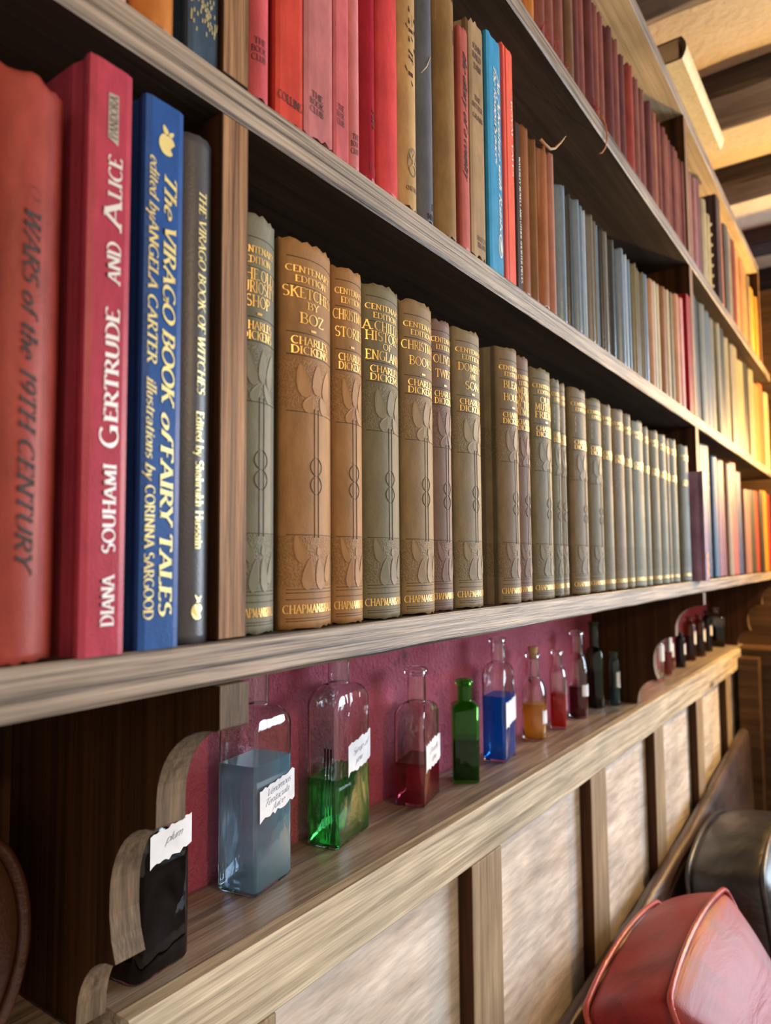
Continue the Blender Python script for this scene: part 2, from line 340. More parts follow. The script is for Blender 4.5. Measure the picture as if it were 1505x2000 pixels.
# ---------------------------------------------------------------- books
class Book:
    def __init__(s, name, label, y0, y1, zb, h, col, xs=-.2595, depth=.135, rnd=True, bulge=None, group=None, fray=.0008, rough=.5, worn=.35, lean=0, flare=0, mat=None, page=None, detail=True, skew=0, tilt=0, spec=.16):
        s.w = w = y1 - y0; s.h = h; s.rnd = rnd
        s.b = bulge if bulge is not None else (min(.3 * w, .011) if rnd else .0012)
        s.t = thing(name, label, 'book', (xs, (y0 + y1) / 2, zb), (0, tilt, skew), group)
        s.t.rotation_euler[0] = lean
        m = mat or cloth(col, rough, worn, spec=spec)
        bm = bmesh.new(); w2 = w / 2; b = s.b; tb = min(.0028, w * .17)
        n = 12 if rnd else 7
        sp = []
        for i in range(n + 1):
            t = -1 + 2 * i / n
            sp.append((s.px(t * w2 * .965), t * w2 * .965))
        jt = min(.0016, w * .06)
        left = [(-depth, -w2), (-b - .012, -w2), (-b - .0065, -w2 + jt), (-b - .002, -w2 * .985)]
        right = [(x, -y) for x, y in left[::-1]]
        out = left + sp + right
        # inner outline, offset inwards
        inn = []
        for i, (x, y) in enumerate(out):
            if i < len(left) or i >= len(left) + len(sp):
                inn.append((x if i in (0, len(out) - 1) else x - .0005, (abs(y) - tb) * (1 if y > 0 else -1)))
            else: inn.append((x - .0022, y * (1 - min(.6, tb / w2))))
        rg = random.Random(int((y0 + zb * 7) * 1e5) & 0xffffff)
        ns = len(left)
        zl = [0, .004, h * .5, h - .0045, h]
        Ro, Ri = [], []
        for k, z in enumerate(zl):
            ro, ri = [], []
            for i, (x, y) in enumerate(out):
                dz = 0; dx = 0
                if ns <= i < ns + len(sp):
                    if k == 4: dz = rg.uniform(-2.2, .4) * fray
                    if k == 0: dz = rg.uniform(0, 1.6) * fray
                    if k in (0, 4): dx = -flare
                ro.append(bm.verts.new((x + dx, y, z + dz))); xi, yi = inn[i]
                ri.append(bm.verts.new((xi + dx, yi, z + dz)))
            Ro.append(ro); Ri.append(ri)
        for k in range(4):
            for i in range(len(out) - 1):
                f = bm.faces.new((Ro[k][i], Ro[k][i + 1], Ro[k + 1][i + 1], Ro[k + 1][i])); f.smooth = rnd and ns - 1 <= i <= ns + len(sp) - 1
                bm.faces.new((Ri[k][i + 1], Ri[k][i], Ri[k + 1][i], Ri[k + 1][i + 1]))
            for e in (0, -1): bm.faces.new((Ro[k][e], Ro[k + 1][e], Ri[k + 1][e], Ri[k][e]))
        for i in range(len(out) - 1):
            bm.faces.new((Ro[0][i], Ri[0][i], Ri[0][i + 1], Ro[0][i + 1])); bm.faces.new((Ro[4][i + 1], Ri[4][i + 1], Ri[4][i], Ro[4][i]))
        obj('cover', bm, m, s.t)
        bm = bmesh.new(); pb = w2 - tb * 1.03
        box(bm, (-depth + .004, -pb, .0035), (-b - .0045, pb, h - .0045))
        obj('page_block', bm, page or PAGE, s.t)
    def px(s, y):
        t = y / (s.w / 2)
        return -s.b * abs(t) ** (2 if s.rnd else 10)
    def surf(s, y, z, off=.00036): return (s.px(max(-s.w / 2, min(s.w / 2, y))) + off, y, z)
    def lettering(s, lines, mat, name='title_lettering', label=None):
        """lines: (string, mode, y, z, cap, fit, kw) mode h/down/up; y,z = centre (h) or start"""
        bm = bmesh.new()
        for (txt, mode, y, z, cap, fit, kw) in lines:
            Q, adv = text_quads(txt, **kw)
            k = cap; kx = cap
            if fit: kx = min(fit / adv, cap * 1.6) if mode == 'h' else fit / adv
            for q in Q:
                vs = []
                for (a, b) in q:
                    if mode == 'h': p = s.surf(y + (a - adv / 2) * kx, z + (b - .5) * k)
                    elif mode == 'down': p = s.surf(y + (b - .5) * k, z - a * kx)
                    else: p = s.surf(y - (b - .5) * k, z + a * kx)
                    vs.append(bm.verts.new(p))
                bm.faces.new(vs)
        o = obj(name, bm, mat, s.t, normals=False)
        if label: o['label'] = label
        return o
    def patches(s, polys, mat, name, off=.00025, label=None):
        bm = bmesh.new()
        for poly in polys: bm.faces.new([bm.verts.new(s.surf(y, z, off)) for y, z in poly])
        o = obj(name, bm, mat, s.t, normals=False)
        if label: o['label'] = label
        return o
def leaf(cy, cz, w, h, ang=0, n=12):
    P = []
    for i in range(n):
        a = 2 * PI * i / n; r = 1
        x = math.sin(a) * w * (1 - .35 * math.cos(a)); z = math.cos(a) * h
        P.append((cy + x * math.cos(ang) - z * math.sin(ang), cz + x * math.sin(ang) + z * math.cos(ang)))
    return P[::-1]

ORD = ['first', 'second', 'third', 'fourth', 'fifth', 'sixth', 'seventh', 'eighth', 'ninth', 'tenth', 'eleventh', 'twelfth', 'thirteenth', 'fourteenth', 'fifteenth', 'sixteenth', 'seventeenth', 'eighteenth', 'nineteenth', 'twentieth', 'twenty-first', 'twenty-second', 'twenty-third', 'twenty-fourth', 'twenty-fifth', 'twenty-sixth', 'twenty-seventh', 'twenty-eighth']

# ================================================================ structure
XW = -.445; YF = 2.30; CE = 1.05
bm = bmesh.new(); box(bm, (-.60, -.9, -1.35), (XW, 3.0, 1.30)); struct('wall_left', bm, PINK)
bm = bmesh.new(); box(bm, (-.60, -1.2, -1.40), (2.6, 3.1, -1.35)); struct('floor', bm, W_FLOOR)
bm = bmesh.new(); box(bm, (-.60, -1.2, CE), (2.6, 3.1, CE + .06)); struct('ceiling', bm, PLASTER)
bm = bmesh.new(); box(bm, (XW, -.9, -1.35), (XW + .004, .2250, -.0575)); struct('trim_10', bm, W_STAINZ)
# far wall of the room, with the window opening
bm = bmesh.new()
wx0, wx1, wz0, wz1 = .50, 2.40, -.42, .92
for a, b in (((XW, 3.0, -1.35), (wx0, 3.08, CE)), ((wx1, 3.0, -1.35), (2.6, 3.08, CE)), ((wx0, 3.0, -1.35), (wx1, 3.08, wz0)), ((wx0, 3.0, wz1), (wx1, 3.08, CE))): box(bm, a, b)
struct('wall_far', bm, PLASTER)
bm = bmesh.new()
for a, b in (((wx0, 2.985, wz0), (wx0 + .05, 3.05, wz1)), ((wx1 - .05, 2.985, wz0), (wx1, 3.05, wz1)), ((wx0 + .05, 2.985, wz0), (wx1 - .05, 3.05, wz0 + .05)), ((wx0 + .05, 2.985, wz1 - .05), (wx1 - .05, 3.05, wz1))): box(bm, a, b)
struct('window_1', bm, W_BATT)
# wooden partition closing the booth at its far end, widened out of view to block window light
bm = bmesh.new(); box(bm, (XW, YF, -1.35), (.40, YF + .03, .78)); struct('wall_back', bm, W_FAR)
# ceiling beams
for k, (ya, yb) in enumerate(((.30, .48), (.74, .93), (1.17, 1.35), (1.61, 1.80), (2.03, 2.20), (2.47, 2.64), (2.84, 2.97))):
    bm = bmesh.new(); zb = 1.0
    prof = [(ya, CE + .004), (ya + .004, zb + .008), (ya + .012, zb), (yb - .045, zb), (yb - .004, zb + .018), (yb, CE + .004)]
    xs = [-.43 + 3.0 * i / 40 for i in range(41)]; rg = random.Random(k)
    rv = []
    for x in xs: rv.append([bm.verts.new((x, y + rg.uniform(-.003, .003) * (0 < j < 5), z + rg.uniform(-.002, .002) * (0 < j < 5))) for j, (y, z) in enumerate(prof)])
    for A, B in zip(rv, rv[1:]):
        for j in range(5):
            f = bm.faces.new((A[j], A[j + 1], B[j + 1], B[j])); f.material_index = 1 if j == 3 else 0
    bm.faces.new(rv[0]); bm.faces.new(rv[-1])
    o = struct('trim_%d' % (k + 1), bm, [W_BEAM, W_BEAMEDGE])

# ================================================================ bookcase
SH = {'A': (-.057, -.037), 'B': (.2215, .2415), 'C': (.5025, .5225), 'D': (.7695, .7895)}
XF = -.257; Y0, Y1 = -.28, 2.262
rg = random.Random(5)
def plank(name, y0, y1, z0, z1, xb, xf, mats, label, cat, edge=1, wob=.0006):
    """board along Y, front edge lightly uneven; slot 1 on the front edge"""
    n = 48; bm = bmesh.new(); rv = []
    for i in range(n + 1):
        y = y0 + (y1 - y0) * i / n
        e1, e2, e3 = (rg.uniform(-wob, wob) for _ in range(3))
        rv.append([bm.verts.new(p) for p in ((xb, y, z0), (xf - .0012, y, z0 + e1 * .5), (xf + e2 * .4, y, z0 + .0016 + e1), (xf + e3 * .4, y, z1 - .0012), (xf - .001, y, z1), (xb, y, z1))])
    for A, B in zip(rv, rv[1:]):
        for j in range(6):
            f = bm.faces.new((A[j], A[(j + 1) % 6], B[(j + 1) % 6], B[j])); f.material_index = edge if j in (1, 2, 3) else 0
    bm.faces.new(rv[0]); bm.faces.new(rv[-1])
    zc = z0; yc = (y0 + y1) / 2
    for v in bm.verts: v.co.y -= yc; v.co.z -= zc
    o = obj(name, bm, mats); place(o, (0, yc, zc)); tag(o, label, cat); return o
XB = XW + .0055
plank('book_shelf', Y0, Y1, *SH['A'], XW, XF, [W_STAIN, W_EDGE], 'lowest weathered shelf plank, carrying the long brown matching set above the bottles', 'shelf')
plank('book_shelf', Y0, Y1, *SH['B'], XB, XF, [W_STAIN, W_EDGE], 'weathered shelf plank carrying the row of pink and red books', 'shelf')
plank('book_shelf', Y0, Y1, *SH['C'], XB, XF, [W_STAIN, W_EDGE], 'shelf plank carrying the frayed maroon volumes, a thread hanging over its edge', 'shelf')
plank('book_shelf', Y0, 2.12, *SH['D'], XB, XF, [W_PINE, W_EDGE], 'topmost pale pine shelf plank under the ceiling beams', 'shelf')
def upright(y0, z0, z1, label, y1=None):
    y1 = y1 or y0 + .0178
    bm = bmesh.new(); yc = (y0 + y1) / 2
    box(bm, (XB - XF, y0 - yc, 0), (0, y1 - yc, z1 - z0), front={'+x': 1}, bev=.0008)
    o = obj('shelf_upright', bm, [W_STAINZ, W_UP]); place(o, (XF - .0003, yc, z0)); tag(o, label, 'upright'); return o
for r0, r1, nm in (('A', 'B', 'beside the brown matching set'), ('B', 'C', 'left of the pink and red books'), ('C', 'D', 'of the shelf of frayed maroon books')):
    upright(.2256, SH[r0][1] + .0003, SH[r1][0] - .0003, 'near wooden upright ' + nm)
    upright(1.262, SH[r0][1] + .0003, SH[r1][0] - .0003, 'far wooden upright ' + {'A': 'after the brown matching set', 'B': 'behind the tall red book', 'C': 'where the frayed maroon books end'}[r0], 1.284)
upright(2.102, SH['C'][1] + .0003, SH['D'][0] - .0003, 'last wooden upright at the lamp-lit end of the upper shelf')

bm = bmesh.new(); box(bm, (0, -1.27, 0), (.005, 1.27, .805)); o = obj('back_board', bm, W_STAINZ); place(o, (XW + .0002, .991, -.0372)); tag(o, 'dark back board of the bookcase behind the rows of books', 'board')
# scalloped side panels below the lowest shelf
def scallop(y0, y1, label):
    """profile in x,z (from the camera): cusped lobes cut into the front edge"""
    P = [(XW + .001, -.0575), (-.2553, -.0575), (-.2553, -.0772)]
    def lobe(xa, za, xb, zb, n=9, tip=0):
        out = []
        for i in range(n + 1):
            a = PI / 2 * i / n
            out.append((xa + (xb - xa) * math.sin(a), zb + (za - zb) * math.cos(a)))
        return out
    P += lobe(-.2575, -.0785, -.301, -.118) + [(-.3012, -.131)]
    P += lobe(-.3035, -.1325, -.3385, -.172) + [(-.3385, -.183), (-.3365, -.195), (-.3325, -.2055)]
    P += lobe(-.3345, -.2065, -.367, -.245) + [(-.3675, -.2497)]
    P += [(XW + .001, -.2497)]
    bm = bmesh.new(); yc = (y0 + y1) / 2
    A = [bm.verts.new((x - XW, y0 - yc, z + .25)) for x, z in P]; B = [bm.verts.new((x - XW, y1 - yc, z + .25)) for x, z in P]
    bm.faces.new(A); bm.faces.new(B[::-1])
    for i in range(len(P)):
        f = bm.faces.new((A[i], A[(i + 1) % len(P)], B[(i + 1) % len(P)], B[i])); f.material_index = 1
        f.smooth = False
    o = obj('scalloped_panel', bm, [W_STAINZ, W_SCALE]); place(o, (XW, yc, -.25)); tag(o, label, 'panel'); return o
scallop(.2256, .2434, 'dark wooden scalloped side panel nearest, left of the cloudy blue bottle')
scallop(1.262, 1.280, 'brown scalloped side panel behind the dark green bottle')
scallop(2.243, 2.261, 'brown scalloped side panel at the far end beside the partition')

# ledge, rail and wainscot
def simple(name, a, b, mats, label, cat, front=None, bev=.001, structure=False):
    bm = bmesh.new(); c = ((a[0] + b[0]) / 2, (a[1] + b[1]) / 2, a[2])
    box(bm, tuple(p - q for p, q in zip(a, c)), tuple(p - q for p, q in zip(b, c)), front=front, bev=bev)
    o = obj(name, bm, mats); place(o, c)
    if structure: o['kind'] = 'structure'
    else: tag(o, label, cat)
    return o
simple('ledge', (XW + .0005, .2460, -.268), (-.3615, YF - .001, -.2502), W_LEDGE, 'long wooden ledge the potion bottles stand on', 'ledge')
simple('ledge', (XW + .0005, -.28, -.268), (-.370, .2250, -.2502), W_LEDGE, 'short wooden ledge left of the nearest scalloped panel', 'ledge')
plank('wainscot_rail', .2460, 2.175, -.301, -.2494, -.3612, -.349, [W_RAIL, W_RAIL], 'pale knotted top rail along the front of the bottle ledge', 'rail', wob=.0004)
bm = bmesh.new(); box(bm, (XW, -.28, -1.35), (-.367, 2.18, -.2685)); struct('wall_wainscot', bm, W_PLY)
bm = bmesh.new(); box(bm, (-.3668, 2.17, -1.35), (.20, YF - .001, -.2685), front={'-y': 0}); struct('wall_wainscot_back', bm, W_FAR)
simple('ledge', (-.3612, 2.1765, -.2683), (.20, YF - .001, -.2505), W_FAR, 'dark brown ledge returning along the far partition', 'ledge')
for k, (ya, yb) in enumerate(((-.04, .022), (.298, .360), (.6335, .697), (.972, 1.035), (1.293, 1.352), (1.62, 1.68), (1.95, 2.005))):
    wh = ['hidden behind the near leather', 'nearest the bottom edge of the photo', 'beneath the red-liquid bottle', 'beneath the small clear bottles', 'just past the second scalloped panel', 'second before the far corner post', 'last before the far corner post'][k]
    simple('wainscot_batten', (-.3668, ya, -1.349), (-.3494, yb, -.3016), [W_BATT, W_STAINZ], 'vertical wainscot batten ' + wh, 'batten', front={'-y': 1})  # near side takes a darker wood than the front
simple('corner_post', (-.3488, 2.118, -1.349), (-.300, 2.1690, -.2690), W_FAR, 'dark knotty corner post where the rail meets the far partition', 'post')

# lamp at the far end, on the partition
t = thing('wall_lamp', 'warm globe wall lamp on the far partition', 'lamp', (.13, YF, .24))
bm = bmesh.new(); box(bm, (-.03, -.012, -.06), (.03, -.0005, .06), bev=.003); obj('back_plate', bm, plain('brass', (.55, .38, .15), .35, 1), t)
bm = bmesh.new(); tube(bm, [(0, -.012, -.02), (0, -.06, -.035), (0, -.10, -.01), (0, -.10, .012)], .006); obj('arm', bm, MC['brass'], t)
bm = bmesh.new(); bmesh.ops.create_uvsphere(bm, u_segments=24, v_segments=16, radius=.032)
for v in bm.verts: v.co += Vector((0, -.10, .044))
m, N, Lk, P = newmat('lit_globe'); P.inputs['Base Color'].default_value = (1, .8, .5, 1); P.inputs['Emission Color'].default_value = (1, .60, .22, 1); P.inputs['Emission Strength'].default_value = BULB
obj('globe', bm, m, t, True)
# warm pendant lamp hanging in the room behind the viewer's right shoulder
t = thing('pendant_lamp', 'warm glass globe pendant hanging from the ceiling in the room', 'lamp', (1.10, .10, .50))
bm = bmesh.new(); tube(bm, [(0, 0, .05), (0, 0, CE - .50)], .004); obj('cord', bm, plain('dark_cord', (.02, .015, .01), .7), t)
bm = bmesh.new(); tube(bm, [(0, 0, .045), (0, 0, .075)], .016, 12); obj('lamp_holder', bm, MC['brass'], t)
bm = bmesh.new(); bmesh.ops.create_uvsphere(bm, u_segments=24, v_segments=16, radius=.05)
m, N, Lk, P = newmat('lit_pendant_globe'); P.inputs['Base Color'].default_value = (1, .85, .6, 1); P.inputs['Emission Color'].default_value = (1, .66, .34, 1); P.inputs['Emission Strength'].default_value = 230
obj('globe', bm, m, t, True)
# ================================================================ books
def sc(r, g, b):
    f = lambda c: (c / 255 / 12.92) if c / 255 <= .04045 else ((c / 255 + .055) / 1.055) ** 2.4
    return (f(r), f(g), f(b))
ZA, ZB_, ZCC = SH['A'][1], SH['B'][1], SH['C'][1]
it = dict(shear=.22)
# --- left bay of the lowest shelf
b = Book('book', 'faded brick red book with dark italic lettering at the left edge', .1150, .1500, ZA, .2245, sc(152, 66, 57), rough=.42, bulge=.008, fray=.0012, xs=-.2585)
b.lettering([('WARS of the 19TH CENTURY', 'down', .0020, .172, .0062, .136, dict(shear=.3, weight=1.1))], INK)
b.lettering([('O', 'down', .0030, .181, .0050, .005, dict(shear=.3, weight=.35))], INKS, 'faded_lettering')
b = Book('book', 'crimson jacketed book with silver lettering reading upwards', .1552, .1756, ZA, .2460, sc(172, 66, 84), rnd=False, fray=.0001, rough=.32, worn=.12, xs=-.2565, page=PAGEC)
b.lettering([('DIANA', 'up', .0018, .0118, .0056, .0200, dict(weight=1.3)), ('SOUHAMI', 'up', .0018, .0410, .0056, .0360, dict(weight=1.3))], SILV, 'author_lettering')
b.lettering([('G', 'up', .0011, .0838, .0082, .0090, dict(weight=1.2)), ('ERTRUDE', 'up', .0018, .0945, .0060, .0470, dict(weight=1.3)),
             ('AND', 'up', .0018, .1525, .0060, .0170, dict(weight=1.3)), ('A', 'up', .0009, .1760, .0080, .0110, dict(weight=1.2)), ('LICE', 'up', .0018, .1888, .0060, .0175, dict(weight=1.3))], SILV)
b.patches([[(-.0018, .2135), (.0030, .2115), (.0030, .2335), (-.0018, .2330)]], plain('grey_foil', (.45, .40, .36), .4, .3), 'publisher_box', label='small grey foil box with lettering')
b.lettering([('PANDORA', 'up', .0006, .2138, .0034, .0185, dict(weight=.9))], INKS, 'publisher_lettering')
b = Book('book', 'royal blue book with two lines of gold lettering', .1822, .2030, ZA, .2440, sc(44, 84, 152), rnd=False, fray=.0001, rough=.38, worn=.15, xs=-.2568, page=PAGEC)
b.lettering([('The', 'down', .0026, .2128, .0062, .021, dict(shear=.3, weight=1.1)), ('VIRAGO BOOK', 'down', .0026, .1880, .0062, .080, dict(shear=.22, weight=1.35)), ('of', 'down', .0026, .1030, .0060, .011, dict(shear=.3, weight=1.2)), ('FAIRY TALES', 'down', .0026, .0880, .0062, .0735, dict(shear=.1, weight=1.35))], GOLDB)
b.lettering([('edited by', 'down', -.0058, .2165, .0046, .028, dict(shear=.3, weight=1)), ('ANGELA CARTER', 'down', -.0058, .1880, .0046, .0640, dict(shear=.2, weight=1.2)),
             ('illustrations by', 'down', -.0058, .1170, .0046, .0440, dict(shear=.3, weight=1)), ('CORINNA SARGOOD', 'down', -.0058, .0700, .0046, .0570, dict(weight=1.2))], GOLDB, 'credit_lettering')
def apple(cy, cz, r, bite=1):
    P = []
    for i in range(26):
        a = 2 * PI * i / 26; rr = r * (1 + .10 * math.cos(2 * a) - .12 * math.exp(-((a - PI / 2) * 3) ** 2))
        y, z = rr * math.cos(a) * .85, rr * math.sin(a) * 1.2
        if bite:
            dy, dz = y - r * .95, z + r * .25; d = math.hypot(dy, dz)
            if d < r * .55: y -= (r * .55 - d) * 1.1
        P.append((cy + y, cz + z))
    return P
b.patches([apple(.0005, .2245, .0046), leaf(-.0005, .2312, .0013, .0022, .5), leaf(.0028, .2302, .0010, .0018, -.8)], GOLDB, 'apple_emblem', label='gold bitten apple emblem')
b = Book('book', 'dark grey ribbed book with gold lettering just left of the upright', .2043, .2246, ZA, .2400, sc(74, 74, 80), rough=.36, worn=.15, fray=.0002, bulge=.0045, spec=.45, xs=-.2590, page=PAGEC)
b.lettering([('THE VIRAGO BOOK OF WITCHES', 'down', .0012, .2135, .0046, .098, dict(shear=.15, weight=1.1))], GOLDB)
b.lettering([('Edited by Shahrukh Hussain', 'down', .0008, .1070, .0046, .0640, dict(weight=1.15))], GOLDB, 'editor_lettering')
b.patches([apple(.0002, .0145, .0034), leaf(.0002, .0205, .0006, .0022, .7), leaf(.0012, .0200, .0006, .0022, -.7)], GOLDB, 'apple_emblem', label='gold apple emblem')

# --- the long matching set
OL, TN, GR, MV = sc(118, 110, 86), sc(156, 116, 74), sc(122, 122, 106), sc(124, 102, 92)
SET = [(.2438, .2735, GR, ['THE.OLD', 'CURIOSITY', 'SHOP'], .0035), (.2765, .3190, TN, ['SKETCHES', 'BY', 'BOZ'], 0), (.3194, .3484, TN, ['CHRISTMAS', 'STORIES'], .001),
       (.3502, .3910, OL, ["A.CHILD'S", 'HISTORY', 'OF', 'ENGLAND'], .0005), (.3930, .4336, sc(140, 118, 86), ['CHRISTMAS', 'BOOKS'], 0), (.4340, .4640, MV, ['OLIVER', 'TWIST'], .004),
       (.4660, .5090, sc(134, 120, 94), ['DOMBEY', 'AND', 'SON'], .001), (.5330, .5700, sc(128, 112, 90), ['BLEAK', 'HOUSE'], -.003), (.5704, .6004, MV, ['AMERICAN', 'NOTES', 'PICTURES', 'FROM ITALY'], .001),
       (.6080, .6530, OL, ['OUR', 'MUTUAL', 'FRIEND'], 0), (.6534, .6740, GR, None, .002), (.6746, .6925, sc(140, 128, 108), None, .004), (.7060, .7510, sc(126, 112, 88), None, 0), (.7560, .8000, OL, None, 0),
       (.8008, .8372, OL, None, .001), (.8410, .8816, sc(126, 112, 92), None, 0), (.8820, .9120, OL, None, .001), (.9170, .9680, GR, None, 0), (.9684, .9940, GR, None, .002), (1.0020, 1.0412, OL, None, 0),
       (1.0430, 1.0812, GR, None, 0), (1.0816, 1.1030, OL, None, .002), (1.1045, 1.1435, GR, None, 0), (1.1800, 1.2225, sc(126, 130, 122), None, 0)]
LEAFM = {}
for k, (ya, yb, col, ttl, rec) in enumerate(SET):
    hue = {GR: 'grey-green', TN: 'tan', OL: 'olive brown', MV: 'mauve brown'}.get(col, 'brown')
    wh = [' half hidden by the near upright', ', widest tan one, second from the near upright', ', slim, third from the near upright', ', fourth from the near upright', ', fifth from the near upright', ', recessed, sixth from the near upright',
          ' just before the dark gap, seventh from the near upright', ' standing forward after the dark gap, its board showing'][k] if k < 8 else ', ' + ORD[k] + ' from the near upright'
    hh = .2175 + [.002, 0, -.002, -.0015, 0, -.002, 0, .001][k % 8]
    b = Book('book', hue + ' stamped cloth volume' + wh, ya, yb, ZA, hh, col, xs=-.2592 - rec, bulge=min(.0075, .2 * (yb - ya)), fray=.0011, rough=.46, group='matching stamped brown volumes on the lowest shelf', mat=cloth(col, .58, .28, 700, 'stamped_cloth', .22, True))
    w = b.w * .86; oy = -.06 * b.w
    kw = dict(weight=.95, thick=.17)
    b.lettering([('CENTENARY', 'h', oy, .2000, .0036, w * .92, kw), ('EDITION', 'h', oy, .1945, .0036, w * .64, kw)], GOLD, 'series_lettering')
    n = len(ttl) if ttl else 0
    if ttl:
        G1 = []
        zz = {2: [.1855, .1748], 3: [.1868, .1800, .1725], 4: [.1878, .1810, .1748, .1685]}[n]
        for s_, z_ in zip(ttl, zz):
            small = s_ in ('BY', 'AND', 'OF')
            G1.append((s_, 'h', oy, z_, .0040 if small else .0060, w * (.24 if small else min(1, .18 + .105 * len(s_))), dict(weight=.9)))
        if n < 4: G1.append(('*', 'h', oy, .1660, .008, w * .12, dict(weight=2)))
        b.lettering(G1, GOLD)
    b.lettering([('CHARLES', 'h', oy, .1595, .0043, w * .76, kw), ('DICKENS', 'h', oy, .1542, .0043, w * .76, kw)], GOLD, 'author_lettering')
    b.lettering([('CHAPMAN&HALL', 'h', oy * .5, .0112, .0044, w * 1.04, kw)], GOLD, 'publisher_lettering')
    if not ttl:
        b.patches([[(-w * .4, z_), (w * .4, z_), (w * .4, z_ + .004), (-w * .4, z_ + .004)] for z_ in (.1700, .1765, .183)] if k < 18 else [[(-w * .4, .172), (w * .4, .172), (w * .4, .176), (-w * .4, .176)]], plain('worn_gilding', tuple(.5 * a + .5 * c for a, c in zip((.6, .42, .16), GR)), .5, .3), 'worn_title')
    if k < 14:
        hw = b.w * .36; key = ('leaf', col)
        if key not in LEAFM: LEAFM[key] = plain('stamped_leaf_%d' % len(LEAFM), tuple(min(1, c * 1.08) for c in col), .55, 0, .22)
        P = [leaf(-hw * .62, .137, hw * .27, .0095, .2), leaf(hw * .05, .1385, hw * .25, .0088, -.05), leaf(hw * .66, .137, hw * .27, .0095, -.2), leaf(-hw * .35, .1245, hw * .24, .0055, -.5), leaf(hw * .4, .1245, hw * .24, .0055, .5),
             leaf(-hw * .75, .0435, hw * .22, .008, .3), leaf(-hw * .38, .0300, hw * .26, .0088, -.15), leaf(hw * .2, .0300, hw * .25, .0088, .1), leaf(hw * .75, .0330, hw * .22, .008, -.2), leaf(hw * .1, .0425, hw * .10, .0025, 0)]
        b.patches(P, LEAFM[key], 'stamped_leaves', .0003, 'stamped leaf ornament, slightly lighter')
        bm = bmesh.new(); dkm = plain('stamped_line', (.055, .043, .028), .6)
        def ln(p, r=.00032): tube(bm, [b.surf(y, z, .00005) for y, z in p], r, 5)
        for s in (-1, 1):
            cx = .0016 * s; ln([(cx, .122), (cx, .050)], .00026)
            ln([(s * (.0009 + .0036 * abs(math.sin(t * PI * 2)) ** .7), .0945 - t * .0205) for t in [i / 16 for i in range(17)]])
        obj('stamped_stem', bm, dkm, b.t); bm = bmesh.new()
        bm.free()
        for z_ in (.2068, .1905, .1640, .1512, .1195, .0515, .0218, .0200, .0165, .0062, .0048):
            bm = bmesh.new(); ln([(y * b.w / 16, z_) for y in range(-7, 8)], .00022); obj('stamped_rule', bm, dkm, b.t)
b = Book('book', 'purple book with an orange patterned foot standing forward at the far upright', 1.2340, 1.2600, ZA, .1790, sc(150, 120, 150), xs=-.243, rnd=False, rough=.4, worn=.5)
rgp = random.Random(3)
b.patches([[(y - .003, z), (y + .002, z - .002), (y + .003, z + .004), (y - .002, z + .006)] for y, z in [(rgp.uniform(-.008, .008), rgp.uniform(.004, .045)) for _ in range(26)]], plain('orange_print', sc(230, 150, 90), .5), 'printed_pattern', label='orange and cream printed pattern')
far = [(1.2880, 1.3060, .196, (120, 130, 150), 'slim blue-grey'), (1.3085, 1.3420, .238, (150, 160, 175), 'pale grey'), (1.3470, 1.4190, .243, (62, 96, 140), 'thick blue'), (1.4195, 1.4630, .229, (70, 110, 155), 'mid blue'), (1.4635, 1.4900, .224, (205, 130, 150), 'pink'),
       (1.4960, 1.5560, .232, (150, 90, 118), 'purple'), (1.5660, 1.6060, .232, (190, 160, 130), 'tan'), (1.6200, 1.6860, .240, (205, 105, 100), 'salmon red'), (1.6960, 1.7530, .228, (66, 84, 130), 'navy blue'), (1.7700, 1.8480, .194, (180, 120, 95), 'terracotta'),
       (1.8520, 1.9270, .199, (60, 66, 48), 'dark green'), (1.9310, 2.0036, .203, (170, 66, 44), 'rust red'), (2.0040, 2.0480, .205, (58, 44, 34), 'dark brown'), (2.0490, 2.1450, .212, (196, 142, 56), 'mustard'), (2.1460, 2.2150, .210, (150, 50, 40), 'dark red')]
for k, (a, c, h, col, nm) in enumerate(far):
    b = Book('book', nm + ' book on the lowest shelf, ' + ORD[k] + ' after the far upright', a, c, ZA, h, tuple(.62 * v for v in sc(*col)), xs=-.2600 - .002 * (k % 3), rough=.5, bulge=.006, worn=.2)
    w = b.w * .7
    if k in (2, 3, 5, 8): b.patches([[(-w / 2, z), (w / 2, z), (w / 2, z + .005), (-w / 2, z + .005)] for z in (.018, .03, .165, .18, .19)], plain('pale_stamping', (.6, .58, .5), .5), 'title_bars')

# --- shelf of pink and red books
def bk(label, a, c, h, col, rec=0, rnd=True, **k): return Book('book', label, a, c, ZB_, h, sc(*col), xs=-.2592 - rec, rnd=rnd, **k)
bk('dusty pink book at the top left edge of the photo', .1540, .1775, .190, (196, 150, 140))
bk('orange-brown book with a torn lower spine left of the near upright', .1790, .2030, .195, (186, 116, 56), fray=.002)
b = bk('navy book with faded gilt pattern touching the near upright', .2062, .2250, .205, (58, 76, 96), rnd=False)
rgp = random.Random(9)
b.patches([[(y - .0004, z), (y + .0004, z), (y + .0005, z + .002), (y - .0003, z + .0024)] for y, z in [(rgp.uniform(-.008, .008), rgp.uniform(.012, .09)) for _ in range(150)]], plain('faded_gilt', (.45, .40, .22), .5, .3), 'gilt_pattern', label='faded gilt speckled pattern')
clubs = [('THE', .0), ('BOOK', -.0047), ('CLUB', -.0094)]
def club(b, z, cap=.0034, y=None):
    y = -.10 * b.w if y is None else y
    b.lettering([(s, 'h', y + (.0005 if s == 'THE' else 0), z + dz, cap, b.w * (.20 + .06 * len(s)), dict(weight=1.0)) for s, dz in clubs], INK)
b = bk('rose pink book with black lettering right beside the near upright', .2450, .2644, .192, (192, 84, 94), fray=.002); club(b, .0335)
